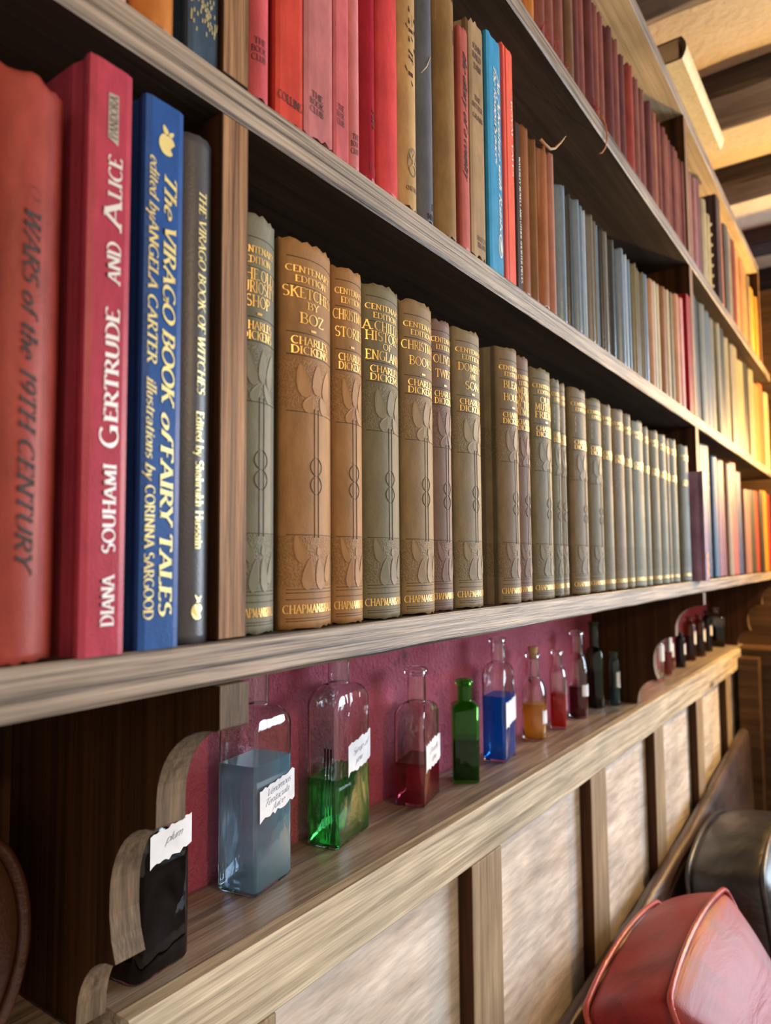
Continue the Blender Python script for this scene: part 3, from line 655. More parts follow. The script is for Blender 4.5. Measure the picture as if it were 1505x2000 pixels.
b = bk('bright orange-red book with black lettering near its frayed foot', .2648, .2872, .196, (190, 66, 54), rnd=False, fray=.0022)
b.lettering([('COLLINS', 'h', 0, .0130, .0048, b.w * .86, dict(weight=1.15))], INK)
b = bk('broad dusty rose book with a browned foot and black lettering', .2877, .3138, .198, (178, 108, 112), rnd=False, fray=.003); club(b, .0280, .0036)
b = bk('slimmer dusty rose book with faint lettering, fourth from the near upright', .3141, .3291, .196, (190, 96, 104), rnd=False); club(b, .0330, .0036)
b = bk('pale pink book with small black lettering, fifth from the near upright', .3295, .3428, .192, (202, 122, 130)); club(b, .0220, .0034)
b = bk('deep crimson glossy book, sixth from the near upright', .3433, .3612, .194, (150, 28, 50), rough=.3)
b.patches([[(-.002, .007), (.006, .007), (.006, .013), (-.002, .013)]], INK, 'black_mark', label='black smudge'); b.lettering([('rlo', 'down', .002, .05, .004, .012, dict(shear=.3))], INKS)
bk('coral red plain book between the crimson book and the tan book', .3616, .3868, .193, (200, 68, 74), rough=.42, bulge=.004)
b = bk('tan book with dark script and an oval emblem at its foot', .3888, .4128, .196, (190, 158, 112), fray=.003)
def oval(cy, cz, a, c, n=28): return [(cy + a * math.sin(2 * PI * i / n), cz + c * math.cos(2 * PI * i / n)) for i in range(n)][::-1]
b.patches([oval(-.0005, .036, .0050, .0105)], plain('dark_oval', (.22, .17, .10), .7), 'oval_emblem', label='dark oval emblem')
b.patches([leaf(-.0005 + dx, .036 + dz, .0008, .003, a) for dx, dz, a in ((-.002, .004, .4), (.001, .005, -.4), (0, 0, 0), (-.002, -.004, -.5), (.002, -.003, .6), (.0025, .001, .9))], plain('tan_line', (.5, .38, .22), .7), 'emblem_figure', .0004)
b.lettering([('OXFORD', 'h', -.001, .0165, .0032, .011, dict(weight=1)), ('Hyl', 'down', .000, .150, .007, .026, dict(shear=.4)), ('rr', 'down', .000, .118, .007, .008, dict(shear=.4)), ('y', 'down', -.0005, .105, .007, .009, dict(shear=.4))], INKS)
b = bk('slate blue cloth book right of the tan oval-emblem book', .4131, .4345, .197, (96, 102, 116), fray=.0018)
b.lettering([('NYL', 'h', .002, .006, .004, .012, dict(weight=1.3)), ('I', 'h', .002, .014, .005, .002, {})], INK)
bm = bmesh.new(); tube(bm, [b.surf(.001, .128, .0004), b.surf(-.004, .118, .0012), b.surf(-.0075, .112, .0006)], .0004, 5); obj('loose_thread', bm, PAGEC, b.t)
b = bk('brown leather-look book with pale worn top, after a dark gap', .4412, .4712, .198, (142, 112, 74), bulge=.008, fray=.0025)
b.patches([[(-.013, .172), (.013, .170), (.013, .198 - .003), (-.013, .195)], [(.004, .160), (.012, .158), (.0125, .171), (.003, .172)]], plain('worn_hide', sc(196, 156, 104), .7), 'worn_patch', label='pale worn patch')
b = bk('slim rose red book with dark diagonal lettering', .4714, .4852, .1850, (182, 98, 94), bulge=.0015)
b.lettering([('the diary of', 'down', .0005, .165, .006, .06, dict(shear=.6, weight=1.4)), ('a country', 'down', .0005, .10, .006, .04, dict(shear=.6, weight=1.4))], INKS)
b = bk('beige book with black stacked lettering left of the bright blue book', .4860, .5108, .2020, (162, 136, 104), fray=.003, rnd=False)
b.lettering([('JOHN', 'h', 0, .180, .005, .014, dict(weight=1.2)), ('BALD', 'h', 0, .172, .005, .014, dict(weight=1.2)), ('DAW', 'h', .001, .163, .005, .012, dict(weight=1.2)), ('THE', 'h', 0, .136, .004, .010, dict(weight=1.2)), ('BITTER', 'h', 0, .129, .004, .017, dict(weight=1.2)), ('GRAIN', 'h', 0, .120, .004, .016, dict(weight=1.2)), ('HUTCH', 'h', .003, .018, .004, .014, {}), ('INSON', 'h', .003, .0125, .004, .013, {})], INKS)
b = bk('bright sky blue book with white lettering and a white oval at its foot', .5175, .5440, .2100, (62, 150, 200), rnd=False, rough=.3, worn=.12)
b.lettering([('The Remembrances', 'down', .0005, .185, .0050, .088, dict(shear=.35, weight=1.2)), ('An Adventure with Rainbow', 'down', .0070, .178, .0048, .150, dict(shear=.35, weight=1.2))], WHITE)
b.patches([oval(.0062, .026, .0042, .0105)], WHITE, 'white_oval', label='white oval emblem')
b.patches([oval(.0062, .026, .0034, .0090)], plain('pale_blue_print', sc(120, 170, 190), .5), 'oval_inner', .0004); b.patches([leaf(.0062, .026, .0012, .006, .2)], WHITE, 'oval_figure', .0006)
b = bk('slim coral red book with a deep red joint, right of the sky blue book', .5470, .5690, .2170, (232, 104, 88), rnd=False, rough=.3, worn=.1)
b.patches([[(-.0106, .001), (-.004, .001), (-.004, .2155), (-.0106, .2155)]], plain('deep_red_cloth', sc(176, 30, 24), .4), 'red_joint', label='deep red joint strip')
b.lettering([('ROYAL TALES', 'down', .006, .17, .003, .07, {})], WHITE)
b = bk('slim black-brown book with tiny white vertical lettering', .5700, .5828, .1560, (52, 34, 30), rnd=False)
b.lettering([('WAVERLEY NOVELS AND OTHER SHORTER PIECES', 'down', .002, .125, .003, .118, dict(weight=1.3))], WHITE)
for (a, c, h, col, lb) in ((.5834, .6112, .1640, (138, 86, 56), 'brown leather-bound book with gilt rules, right of the slim black-brown one'), (.6115, .6245, .1620, (134, 98, 70), 'slim brown leather-bound book between two wider brown ones')):
    b = bk(lb, a, c, h, col, bulge=.006, rough=.35, rec=.001)
    b.patches([[(-b.w * .47, z), (b.w * .47, z), (b.w * .47, z + .0006), (-b.w * .47, z + .0006)] for z in (.01, .035, .155)], GOLD, 'gilt_rules')
b = bk('brown book with a torn curling strip of spine at its top', .6250, .6548, .1650, (150, 92, 56), bulge=.007, rough=.35, fray=.003)
bm = bmesh.new(); pts = [(0.001, -.013, .166), (.004, -.008, .1615), (.006, -.001, .160), (.008, .006, .1635), (.012, .012, .171), (.016, .0155, .178)]; tube(bm, pts, [.0016, .0014, .0014, .0012, .0008, .0003], 6); obj('torn_strip', bm, plain('torn_hide', (.62, .42, .26), .7), b.t)
bk('pinkish brown book right of the torn brown book', .6555, .6680, .1690, (178, 126, 112), rec=.001)

small = [(.6690, .6815, .141, 0, 'd'), (.6820, .7056, .1490, 0, 'b'), (.7063, .7233, .150, 0, 'k'), (.7236, .7387, .150, 0, 'b'), (.7395, .7520, .149, 0, 'b'), (.7522, .7656, .150, 0, 'l'), (.7665, .7829, .150, 0, 'g'), (.7837, .7954, .149, 0, 'g'),
         (.7962, .8047, .149, 0, 'b'), (.8056, .8155, .149, 0, 'k'), (.8168, .8425, .152, 0, 'g'), (.8439, .8783, .154, 0, 'k'), (.8785, .8985, .152, 0, 'b'), (.8987, .9168, .152, 0, 'l'), (.9172, .9357, .152, 0, 'b'), (.9368, .9510, .152, 0, 'o'),
         (.9512, .9630, .151, 0, 'o'), (.9632, .9747, .151, 0, 'o'), (.9749, .9868, .152, 0, 'g'), (.9880, 1.0146, .156, 0, 'b')]
SC_ = {'d': (44, 34, 28), 'b': (112, 140, 168), 'k': (36, 44, 54), 'l': (168, 188, 208), 'g': (112, 112, 108), 'o': (124, 116, 88)}  # window sheen on the dark spines is put into the lighter blues
SN_ = {'d': 'recessed dark brown', 'b': 'dark blue', 'k': 'blue-black', 'l': 'sheen-lightened blue', 'g': 'grey', 'o': 'drab olive'}
for k, (a, c, h, rec, tg) in enumerate(small):
    c -= (c - a) * .13
    bk('slim glossy %s book, %s after the pinkish brown one by the torn spine' % (SN_[tg], ORD[k]), a, c, h, SC_[tg], rec=.012 if tg == 'd' else .0015 * (k % 3), bulge=.48 * (c - a), rough=.24, worn=.12, spec=.75, group='slim glossy dark volumes on the shelf of pink and red books')
mid = [(1.0153, 1.0343, .157, (196, 152, 118), 'peach'), (1.0356, 1.0520, .160, (206, 196, 178), 'off-white'), (1.0533, 1.0771, .163, (196, 178, 140), 'cream'), (1.0785, 1.1061, .168, (150, 104, 64), 'brown'), (1.1075, 1.1319, .172, (200, 176, 140), 'buff'), (1.1334, 1.1620, .177, (134, 120, 82), 'olive'),
       (1.1635, 1.1900, .182, (206, 152, 116), 'tan'), (1.1930, 1.2300, .186, (220, 150, 136), 'pale pink')]
for k, (a, c, h, col, nm) in enumerate(mid): bk('%s book with light spine, %s left of the tall red book' % (nm, ORD[7 - k] if k < 7 else 'immediately'), a, c, h, col, rec=.001 * (k % 3), rough=.4, worn=.2)
b = bk('tall red book standing forward in front of the far upright', 1.2335, 1.2600, .2020, (150, 24, 36), rec=-.0015, depth=.14, rnd=False, rough=.4, worn=.15)
b.patches([[(-.012, .001), (.012, .001), (.012, .2005), (-.012, .2005)]], plain('rose_spine', sc(222, 120, 116), .45), 'spine_strip', label='paler rose spine strip')
end = [(1.2860, 1.3031, .222, 'gr'), (1.3048, 1.3285, .223, 'bl'), (1.3288, 1.3529, .224, 'dk'), (1.3547, 1.4005, .225, 'gr'), (1.4024, 1.4532, .226, 'bl'), (1.4552, 1.5052, .227, 'gr'), (1.5073, 1.5380, .229, 'cr'), (1.5402, 1.6051, .232, 'dk'), (1.6076, 1.6610, .228, 'cr'), (1.6648, 1.7509, .226, 'cr'),
       (1.7551, 1.8391, .214, 'yl'), (1.8437, 1.9026, .228, 'dk'), (1.9059, 1.9754, .224, 'cr'), (1.9806, 2.0801, .205, 'tn'), (2.0859, 2.1600, .225, 'rd'), (2.1640, 2.2380, .215, 'cr')]
EC = {'gr': ((132, 132, 118), 'grey-green'), 'bl': ((104, 118, 128), 'blue-grey'), 'dk': ((62, 66, 62), 'dark'), 'cr': ((180, 164, 124), 'cream'), 'yl': ((206, 180, 120), 'yellowish'), 'tn': ((196, 140, 84), 'tan'), 'rd': ((190, 110, 70), 'orange-red')}
for k, (a, c, h, tg) in enumerate(end):
    bk('%s book, %s past the tall red book towards the lamp' % (EC[tg][1], ORD[k]), a, c, h, tuple(int(.82 * v) for v in EC[tg][0]), rec=.002 * (k % 3), rough=.45, bulge=.006, worn=.2, group='grey and cream volumes past the tall red book')

# --- shelf of frayed maroon books
def ck(label, a, c, h, col, rec=0, rnd=True, **k): return Book('book', label, a, c, ZCC, h, sc(*col), xs=-.2592 - rec, rnd=rnd, **k)
mar = [(.5450, .5752, 'pk'), (.5756, .6078, 'pk'), (.6147, .6332, 'tan'), (.6338, .6565, 'ma'), (.6572, .6846, 'ma'), (.6856, .7175, 'ma'), (.7182, .7352, 'gb'), (.7375, .7569, 'dm'), (.7573, .7787, 'ma'), (.7810, .8042, 'dm'), (.8047, .8260, 'ma'), (.8263, .8514, 'ma'), (.8533, .8817, 'dm'), (.8822, .9089, 'ma'),
       (.9110, .9397, 'dm'), (.9403, .9716, 'rd'), (.9722, 1.0028, 'ma'), (1.0034, 1.0356, 'ma'), (1.0370, 1.0617, 'dm'), (1.0624, 1.0992, 'tn'), (1.0999, 1.1203, 'ma'), (1.1210, 1.1405, 'ma'), (1.1413, 1.1613, 'tn'), (1.1621, 1.1827, 'ma'), (1.1836, 1.2040, 'ma'), (1.2049, 1.2259, 'tn'), (1.2268, 1.2457, 'ma'), (1.2462, 1.2606, 'ma')]
MCOL = {'pk': ((190, 118, 112), 'pale pink'), 'tan': ((196, 130, 66), 'orange tan'), 'ma': ((134, 80, 74), 'maroon'), 'gb': ((124, 96, 78), 'grey-brown'), 'dm': ((104, 58, 60), 'dark maroon'), 'rd': ((156, 70, 62), 'brick red'), 'tn': ((160, 98, 78), 'light maroon')}
FRAY = plain('red_fray', sc(170, 60, 66), .9)
for k, (a, c, tg) in enumerate(mar):
    h = .150 + .008 * (k / 27) + [0, .002, -.001, .001][k % 4]
    b = ck('%s worn cloth volume, %s counted from the left on the frayed maroon shelf' % (MCOL[tg][1], ORD[k]), a, c, h, MCOL[tg][0], rec=.0012 * (k % 3), rough=.62, fray=.0022, bulge=.3 * (c - a), worn=.5, group='frayed maroon volumes on the upper shelf')
    if k in (3, 4, 5, 9, 10):
        bm = bmesh.new(); rgp = random.Random(k)
        for _ in range(9):
            y = rgp.uniform(-b.w * .45, b.w * .45); p = Vector(b.surf(y, .004, .001)); pts = [p.copy()]
            for j in range(4): p += Vector((rgp.uniform(-.0005, .0018), rgp.uniform(-.002, .002), rgp.uniform(-.001, .0045))); pts.append(p.copy())
            tube(bm, pts, .0004, 4)
        if k == 10:
            tube(bm, [(.001, .004, .010), (.005, .006, -.002), (.006, .008, -.016), (.005, .004, -.030), (.003, -.004, -.040), (.002, -.011, -.044)], [.0014, .0012, .0010, .0009, .0009, .0008], 5)
        obj('frayed_threads', bm, FRAY if k != 10 else plain('loose_cord', sc(186, 120, 84), .9), b.t)
cend = [(1.2870, 1.3030, .166, (150, 96, 84), 'faded rose'), (1.3040, 1.3349, .1684, (158, 112, 108), 'mauve'), (1.3363, 1.3648, .1729, (160, 110, 108), 'dusty mauve'), (1.3669, 1.4050, .1880, (120, 74, 92), 'purple'), (1.4090, 1.4520, .1650, (168, 154, 124), 'stone grey'), (1.4600, 1.4980, .1560, (176, 160, 116), 'cream studded'), (1.5240, 1.5674, .2180, (118, 92, 104), 'tall mauve with black side'),
        (1.5720, 1.6292, .190, (212, 140, 112), 'salmon'), (1.6421, 1.6871, .205, (92, 88, 84), 'dark grey'), (1.6881, 1.7277, .205, (150, 140, 120), 'warm grey'), (1.7285, 1.7746, .203, (130, 60, 46), 'dark red'), (1.7780, 1.8310, .200, (204, 150, 98), 'tan'), (1.8334, 1.8805, .196, (190, 132, 84), 'russet tan'), (1.8831, 1.9325, .190, (196, 150, 90), 'sandy'), (1.9351, 1.9731, .188, (140, 120, 90), 'drab'), (1.9740, 2.0592, .175, (222, 164, 76), 'golden'), (2.0621, 2.0995, .172, (214, 150, 66), 'amber')]
for k, (a, c, h, col, nm) in enumerate(cend):
    b = ck('%s book on the upper shelf, %s past the far upright' % (nm, ORD[k]), a, c, h, col, rec=.002 * (k % 2) - (.004 if k == 6 else 0), rnd=k != 6, rough=.45, bulge=.005 if k != 6 else None, mat=None)
    if k == 5:
        bm = bmesh.new()
        for i in range(7):
            g = bmesh.ops.create_uvsphere(bm, u_segments=8, v_segments=6, radius=.0035)
            for v in g['verts']: v.co += Vector((-.001, .012, .015 + i * .021))
        obj('binding_coil', bm, PAGEC, b.t, True)
    if k == 6: b.t.children[0].data.materials[0] = cloth(sc(70, 52, 58), .4, .2)
# book lying on top
t = thing('book', 'thick cream book lying flat on the topmost shelf, overhanging its edge', 'book', (-.232, 1.30, SH['D'][1] + .0004), (0, 0, 0))
bm = bmesh.new(); n = 10; prof = [(-.16, 0), (0, 0)] + [(.007 * math.sin(PI * i / n) + .0, .0375 * i / n) for i in range(1, n)] + [(0, .0375), (-.16, .0375)]
inn = [(-.16, .003), (-.003, .003)] + [(.004 * math.sin(PI * i / n) - .003, .003 + .0315 * i / n) for i in range(1, n)] + [(-.003, .0345), (-.16, .0345)]
la = [[bm.verts.new((x, y, z)) for x, z in prof] for y in (-.155, .155)]; lb = [[bm.verts.new((x, y, z)) for x, z in inn] for y in (-.155, .155)]
for i in range(len(prof) - 1):
    bm.faces.new((la[0][i], la[0][i + 1], la[1][i + 1], la[1][i])); bm.faces.new((lb[0][i + 1], lb[0][i], lb[1][i], lb[1][i + 1]))
    for q in (0, 1): bm.faces.new((la[q][i], lb[q][i], lb[q][i + 1], la[q][i + 1])).material_index = 1
obj('cover', bm, [cloth(sc(222, 206, 160), .45, .1), plain('dark_board_edge', (.05, .03, .015), .7)], t)
bm = bmesh.new(); box(bm, (-.155, -.151, .0032), (-.006, .151, .0343)); obj('page_block', bm, PAGE, t)
# ================================================================ bottles
ZL = -.2500
NB = 40
def ring(z, hx, hy, r):
    """rounded rectangle ring; r>=min(hx,hy) gives a circle/ellipse"""
    out = []
    r = min(r, hx, hy)
    for i in range(NB):
        a = 2 * PI * (i + .5) / NB; c, s = math.cos(a), math.sin(a)
        out.append((( hx - r) * (1 if c > 0 else -1) + r * c, (hy - r) * (1 if s > 0 else -1) + r * s, z))
    return out
def bottle(label, x, y, rot, hx, hy, cr, hb, hn, rn, ht, g, lip=.0022, liq=None, lz=0, cork=False, group=None, lblspec=None, waist=None, embossed=False, round_sh=.92):
    """hb body height, hn neck base height, ht total; hx depth half, hy width half"""
    t = thing('glass_bottle', label, 'bottle', (x, y, ZL), (0, 0, rot), group)
    bm = bmesh.new(); R = []
    b0 = min(hx, hy) * .16
    R.append(ring(0.0002, hx - b0, hy - b0, cr)); R.append(ring(b0 * .3, hx - b0 * .3, hy - b0 * .3, cr)); R.append(ring(b0, hx, hy, cr))
    zs = [b0 + (hb - b0) * i / 4 for i in range(1, 5)]
    for z in zs:
        k = 1
        if waist: k = waist(z / hb)
        R.append(ring(z, hx * k, hy * k, cr))
    ns = 7
    for i in range(1, ns + 1):
        u = i / ns; e = math.sin(u * PI / 2); q = (1 - math.cos(u * PI / 2))
        q = q * round_sh + u * (1 - round_sh)
        R.append(ring(hb + (hn - hb) * (e * round_sh + u * (1 - round_sh)), hx + (rn - hx) * q, hy + (rn - hy) * q, cr + (rn - cr) * u))
    R.append(ring(hn + .0015, rn, rn, rn)); R.append(ring(ht - lip * 2.6 - .0015, rn, rn, rn)); R.append(ring(ht - lip * 2.6, rn, rn, rn)); R.append(ring(ht - lip * 2.4, rn + lip, rn + lip, rn + lip)); R.append(ring(ht - lip * .5, rn + lip, rn + lip, rn + lip)); R.append(ring(ht, rn + lip * .4, rn + lip * .4, rn + lip))
    th0 = .0013 + .03 * min(hx, hy); ri = rn - .0016
    R.append(ring(ht - .0002, ri + .0003, ri + .0003, rn)); R.append(ring(ht - .002, ri, ri, rn)); R.append(ring(hn + .0020, ri, ri, rn)); R.append(ring(hn + .0005, ri, ri, rn))
    for i in range(ns, -1, -1):
        u = i / ns; e = math.sin(u * PI / 2); q = (1 - math.cos(u * PI / 2)); q = q * round_sh + u * (1 - round_sh)
        hxi, hyi, cri = hx - th0, hy - th0, max(cr - th0 * .6, .0012)
        R.append(ring(hb - th0 * .5 + (hn - hb) * (e * round_sh + u * (1 - round_sh)), hxi + (ri - hxi) * q, hyi + (ri - hyi) * q, cri + (ri - cri) * u))
    for z in zs[-2::-1]:
        k = waist(z / hb) if waist else 1
        R.append(ring(z, hx * k - th0, hy * k - th0, max(cr - th0 * .6, .0012)))
    R.append(ring(.0048, hx - th0 * 1.1, hy - th0 * 1.1, max(cr - th0, .0012))); R.append(ring(.0036, hx - th0 * 1.8, hy - th0 * 1.8, max(cr - th0, .0012)))
    rings_mesh(bm, R, True, True)
    obj('glass_body', bm, g, t)
    if liq:
        bm = bmesh.new(); th = .0013 + .03 * min(hx, hy) - .00025
        k = (lambda z: waist(z / hb)) if waist else (lambda z: 1)
        zz = [.005 + (lz - .005) * i / 5 for i in range(6)]
        RR = [ring(.0034, hx - th * 1.8, hy - th * 1.8, max(cr - th, .001))] + [ring(z, hx * k(z) - th, hy * k(z) - th, max(cr - th, .001)) for z in zz]
        rings_mesh(bm, RR); obj('liquid', bm, liq, t)
    if cork:
        bm = bmesh.new(); rings_mesh(bm, [ring(ht - .008, rn * .7, rn * .7, rn), ring(ht + .0005, rn * .74, rn * .74, rn), ring(ht + .0085, rn * .9, rn * .9, rn), ring(ht + .0092, rn * .8, rn * .8, rn)]); obj('cork', bm, CORK, t)
    if lblspec: label_on(t, hx, hy, cr, *lblspec)
    return t
def label_on(t, hx, hy, cr, face, u, z, w, h, seed, writing=None, slant=0, mat=None):
    """torn paper label; face 'x' = on the +x side (flat), 'r' = wrapped round a cylinder centred on angle u"""
    rg = random.Random(seed); n = 14
    top = [(rg.uniform(-.06, .06) + .5) for _ in range(n + 1)]; bot = [-.5 + rg.uniform(-.07, .07) for _ in range(n + 1)]
    def P(a, b, off):
        if face == 'x': return (hx + off, u + a * w, z + b * h + slant * a * w)
        if face == 'y': return (u + a * w, -hy - off, z + b * h - slant * a * w)
        r = hx + off; th = u + a * w / hx
        return (r * math.cos(th), r * math.sin(th), z + b * h + slant * a * w)
    bm = bmesh.new(); A = []; B = []
    for o_ in (.0004, .0007):
        A.append([bm.verts.new(P(-.5 + i / n + rg.uniform(-.012, .012), bot[i], o_)) for i in range(n + 1)]); B.append([bm.verts.new(P(-.5 + i / n, top[i], o_)) for i in range(n + 1)])
    for i in range(n):
        bm.faces.new((A[1][i], A[1][i + 1], B[1][i + 1], B[1][i])); f = bm.faces.new((A[0][i + 1], A[0][i], B[0][i], B[0][i + 1])); f.material_index = 1
        bm.faces.new((A[0][i], A[0][i + 1], A[1][i + 1], A[1][i])); bm.faces.new((B[1][i], B[1][i + 1], B[0][i + 1], B[0][i]))
    for i in (0, n): bm.faces.new((A[0][i], A[1][i], B[1][i], B[0][i]))
    lb = obj('paper_label', bm, [mat or PAPER, BUFF], t, normals=True); lb['label'] = 'torn white paper label'
    if writing:
        bm = bmesh.new()
        for s, a0, b0, cap, ww in writing:
            Q, adv = text_quads(s, weight=.45, shear=.45, serif=False, track=-.03, thin=.09, thick=.13)
            for q in Q:
                bm.faces.new([bm.verts.new(P((a0 + (px / adv - .5) * ww), b0 + (py - .3) * cap + .0, .00095)) for px, py in q])
        obj('handwriting', bm, PEN, lb, normals=False)
CLR = glass('clear_glass', (.97, .985, .985)); CLG = glass('greenish_clear_glass', (.95, .98, .97)); PIK = glass('pinkish_glass', (.98, .95, .965))
GRN = glass('bottle_green_glass', (.20, .60, .09), .16, (.05, .42, .03)); DGN = glass('dark_green_glass', (.30, .45, .30), .06, (.05, .12, .05)); AMB = glass('brown_glass', (.55, .25, .12), .08, (.3, .1, .03))
bottle('dark liquid bottle at the lower left, in the notch of the nearest scalloped panel', -.393, .2850, math.radians(6), .0205, .0225, .007, .080, .094, .009, .125, CLG, liq=liquid('black_potion', (.010, .006, .012), .9), lz=.076,
       lblspec=('x', .0035, .0775, .034, .019, 3, [('plum', .05, .08, .24, .40)], .12))
bottle('largest bottle, with cloudy pale blue liquid and a torn handwritten label', -.4160, .4045, math.radians(9), .0185, .0245, .004, .122, .137, .0105, .192, CLG, liq=liquid('cloudy_blue_potion', (.50, .86, 1.0), .40, (.70, .80, 1.0)), lz=.0955,
       lblspec=('x', .0030, .0690, .0460, .0235, 7, [('Venomous', .02, .23, .21, .70), ('Tentacula', -.04, -.06, .21, .72), ('Juice', .0, -.31, .20, .36)], .14))
t2 = bottle('tall clear bottle half full of bright green liquid, torn label on its face', -.4205, .5140, math.radians(10), .0160, .0315, .004, .122, .138, .0100, .196, CLG, liq=liquid('green_potion', (.03, .46, .10), .30, (.10, .66, .16)), lz=.0590, embossed=True,
       lblspec=('x', .0090, .0750, .0430, .0260, 11, [('Syrup of', .02, .12, .20, .68), ('yew', -.05, -.22, .22, .30)], .16))
bm = bmesh.new()                                             # moulded lettering and flutes on the near side
Q, adv = text_quads('SYRUP OF ROSES', weight=1.0, serif=False, thick=.14, thin=.10)
for q in Q: bm.faces.new([bm.verts.new((-.0035 + (.5 - b) * .0075, -.0319, .102 - a / adv * .090)) for a, b in q])
for x in (.0035, .0065, .0095): tube(bm, [(x, -.0315, .008), (x, -.0315, .086)], .0007, 6)
obj('moulded_relief', bm, CLR, t2)
bottle('clear bottle with crimson dregs and a square white label, third from the left', -.4165, .6390, math.radians(14), .0165, .0280, .005, .0900, .1010, .0098, .1366, PIK, lip=.0028, liq=liquid('crimson_potion', (.55, .02, .08), .42, (.75, .10, .2)), lz=.0430,
       lblspec=('x', .0030, .0490, .0480, .0270, 15, [('Deadly', 0, .12, .20, .6), ('dew', 0, -.22, .22, .3)], .08))
bottle('small squat green glass bottle between the crimson-dregs and bright blue bottles', -.4060, .7235, math.radians(34), .0150, .0150, .0035, .0840, .0890, .0082, .1132, GRN, liq=liquid('deep_green_potion', (.008, .10, .010), .4, (.04, .34, .03)), lz=.0480,
       lblspec=('x', .0115, .0480, .0080, .0160, 19, None, 0), round_sh=.35)
bottle('clear bottle filled with bright blue liquid', -.4140, .8260, math.radians(8), .0150, .0225, .0045, .1060, .1200, .0088, .1509, CLR, liq=liquid('bright_blue_potion', (.01, .26, 1.0), .5, (.03, .30, 1.0)), lz=.0800,
       lblspec=('x', .0015, .0590, .0400, .0300, 23, None, .15))
tb = bottle('knobbly swing-stopper bottle of amber liquid with a cork', -.4175, .9420, 0, .0170, .0170, .017, .0560, .0840, .0080, .1180, CLR, liq=liquid('amber_potion', (1.0, .50, .02), .45, (1.0, .60, .06)), lz=.0490, cork=True,
       waist=lambda u: 1 + .025 * math.cos(u * PI * 12), lblspec=('r', -.10, .0315, .0120, .0180, 27, None, 0))
bm = bmesh.new(); tube(bm, [(.001, -.0105, .108), (.002, -.014, .096), (.002, -.0150, .082), (.001, -.0125, .078)], .0007, 6)
g = bmesh.ops.create_uvsphere(bm, u_segments=10, v_segments=8, radius=.0022)
for v in g['verts']: v.co += Vector((.002, -.0155, .083))
obj('wire_clasp', bm, plain('dark_wire', (.06, .05, .05), .4, .8), tb)
bottle('slim clear bottle with bright red liquid and a long white label', -.4130, 1.0200, math.radians(20), .0112, .0112, .004, .0780, .0900, .0066, .1141, PIK, liq=liquid('red_potion', (.85, .008, .02), .55, (.85, .05, .06)), lz=.0520,
       lblspec=('x', .003, .0480, .0120, .0440, 31, None, 0))
bottle('long-necked clear bottle with dark red liquid and a buff-backed label', -.4150, 1.1080, 0, .0150, .0150, .015, .0620, .1000, .0085, .1354, PIK, lip=.0026, liq=liquid('dark_red_potion', (.20, .004, .02), .4, (.35, .02, .06)), lz=.0490,
       lblspec=('r', -.15, .0430, .0200, .0170, 35, None, 0))
bottle('dark green long-necked bottle in front of the middle scalloped panel', -.4180, 1.1960, 0, .0150, .0150, .015, .0840, .1010, .0080, .1434, DGN, liq=liquid('murky_green_potion', (.006, .03, .010), .7, (.03, .10, .04)), lz=.0620)
bottle('little teal bottle with a white label beside the dark green bottle', -.3960, 1.2300, 0, .0088, .0088, .0088, .0660, .0800, .0055, .0900, glass('teal_glass', (.6, .82, .82), .15, (.3, .6, .62)), liq=liquid('teal_potion', (.10, .22, .24), .6, (.3, .5, .5)), lz=.030, lblspec=('r', -.1, .0440, .0140, .0260, 39, None, 0))
bottle('clear phial with a big pale label, first past the middle scalloped panel', -.4000, 1.5200, 0, .0130, .0130, .013, .0740, .0810, .0065, .0910, CLG, lblspec=('r', -.15, .0570, .0240, .0330, 43, None, 0))
bottle('small phial of red liquid past the middle scalloped panel', -.4020, 1.6050, 0, .0105, .0105, .0105, .0700, .0800, .0060, .0900, CLR, liq=liquid('scarlet_potion', (.40, .02, .02), .6, (.6, .1, .1)), lz=.050, lblspec=('r', -.2, .0660, .0120, .0300, 47, None, 0))
bottle('black phial with a white label right of the red phial', -.4050, 1.7350, 0, .0115, .0115, .0115, .0640, .0700, .0065, .0790, glass('black_glass', (.05, .05, .06)), liq=MC['black_potion'], lz=.05, lblspec=('r', .1, .0420, .0150, .0240, 51, None, 0))
bottle('narrow dark bottle with an upright label between the red and black phials', -.4150, 1.6750, 0, .0100, .0100, .010, .0600, .0680, .0055, .0780, DGN, lblspec=('r', -.2, .0450, .0100, .0290, 53, None, 0))
bottle('brown glass bottle with a cream label, nearer of the brown pair', -.4120, 1.8600, 0, .0150, .0150, .015, .0840, .0960, .0070, .1080, AMB, liq=liquid('brown_potion', (.05, .012, .006), .6, (.2, .05, .03)), lz=.06, lblspec=('r', -.1, .0560, .0130, .0300, 55, None, 0))
bottle('brown glass bottle with a cream label, farther of the brown pair', -.4080, 1.9500, 0, .0145, .0145, .0145, .0820, .0940, .0070, .1060, AMB, liq=MC['brown_potion'], lz=.055, lblspec=('r', -.1, .0540, .0130, .0300, 57, None, 0))
bottle('narrow black bottle behind the brown pair', -.4120, 2.0700, 0, .0120, .0120, .012, .0850, .0950, .0060, .1080, MC['black_glass'], lblspec=('r', -.4, .0560, .0080, .0260, 59, None, 0))
bottle('square-shouldered decanter half full of black liquid at the far end of the ledge', -.4120, 2.1950, math.radians(10), .0200, .0230, .005, .0830, .0930, .0075, .1100, CLG, liq=MC['black_potion'], lz=.055, lblspec=('x', .010, .070, .010, .022, 61, None, 0))

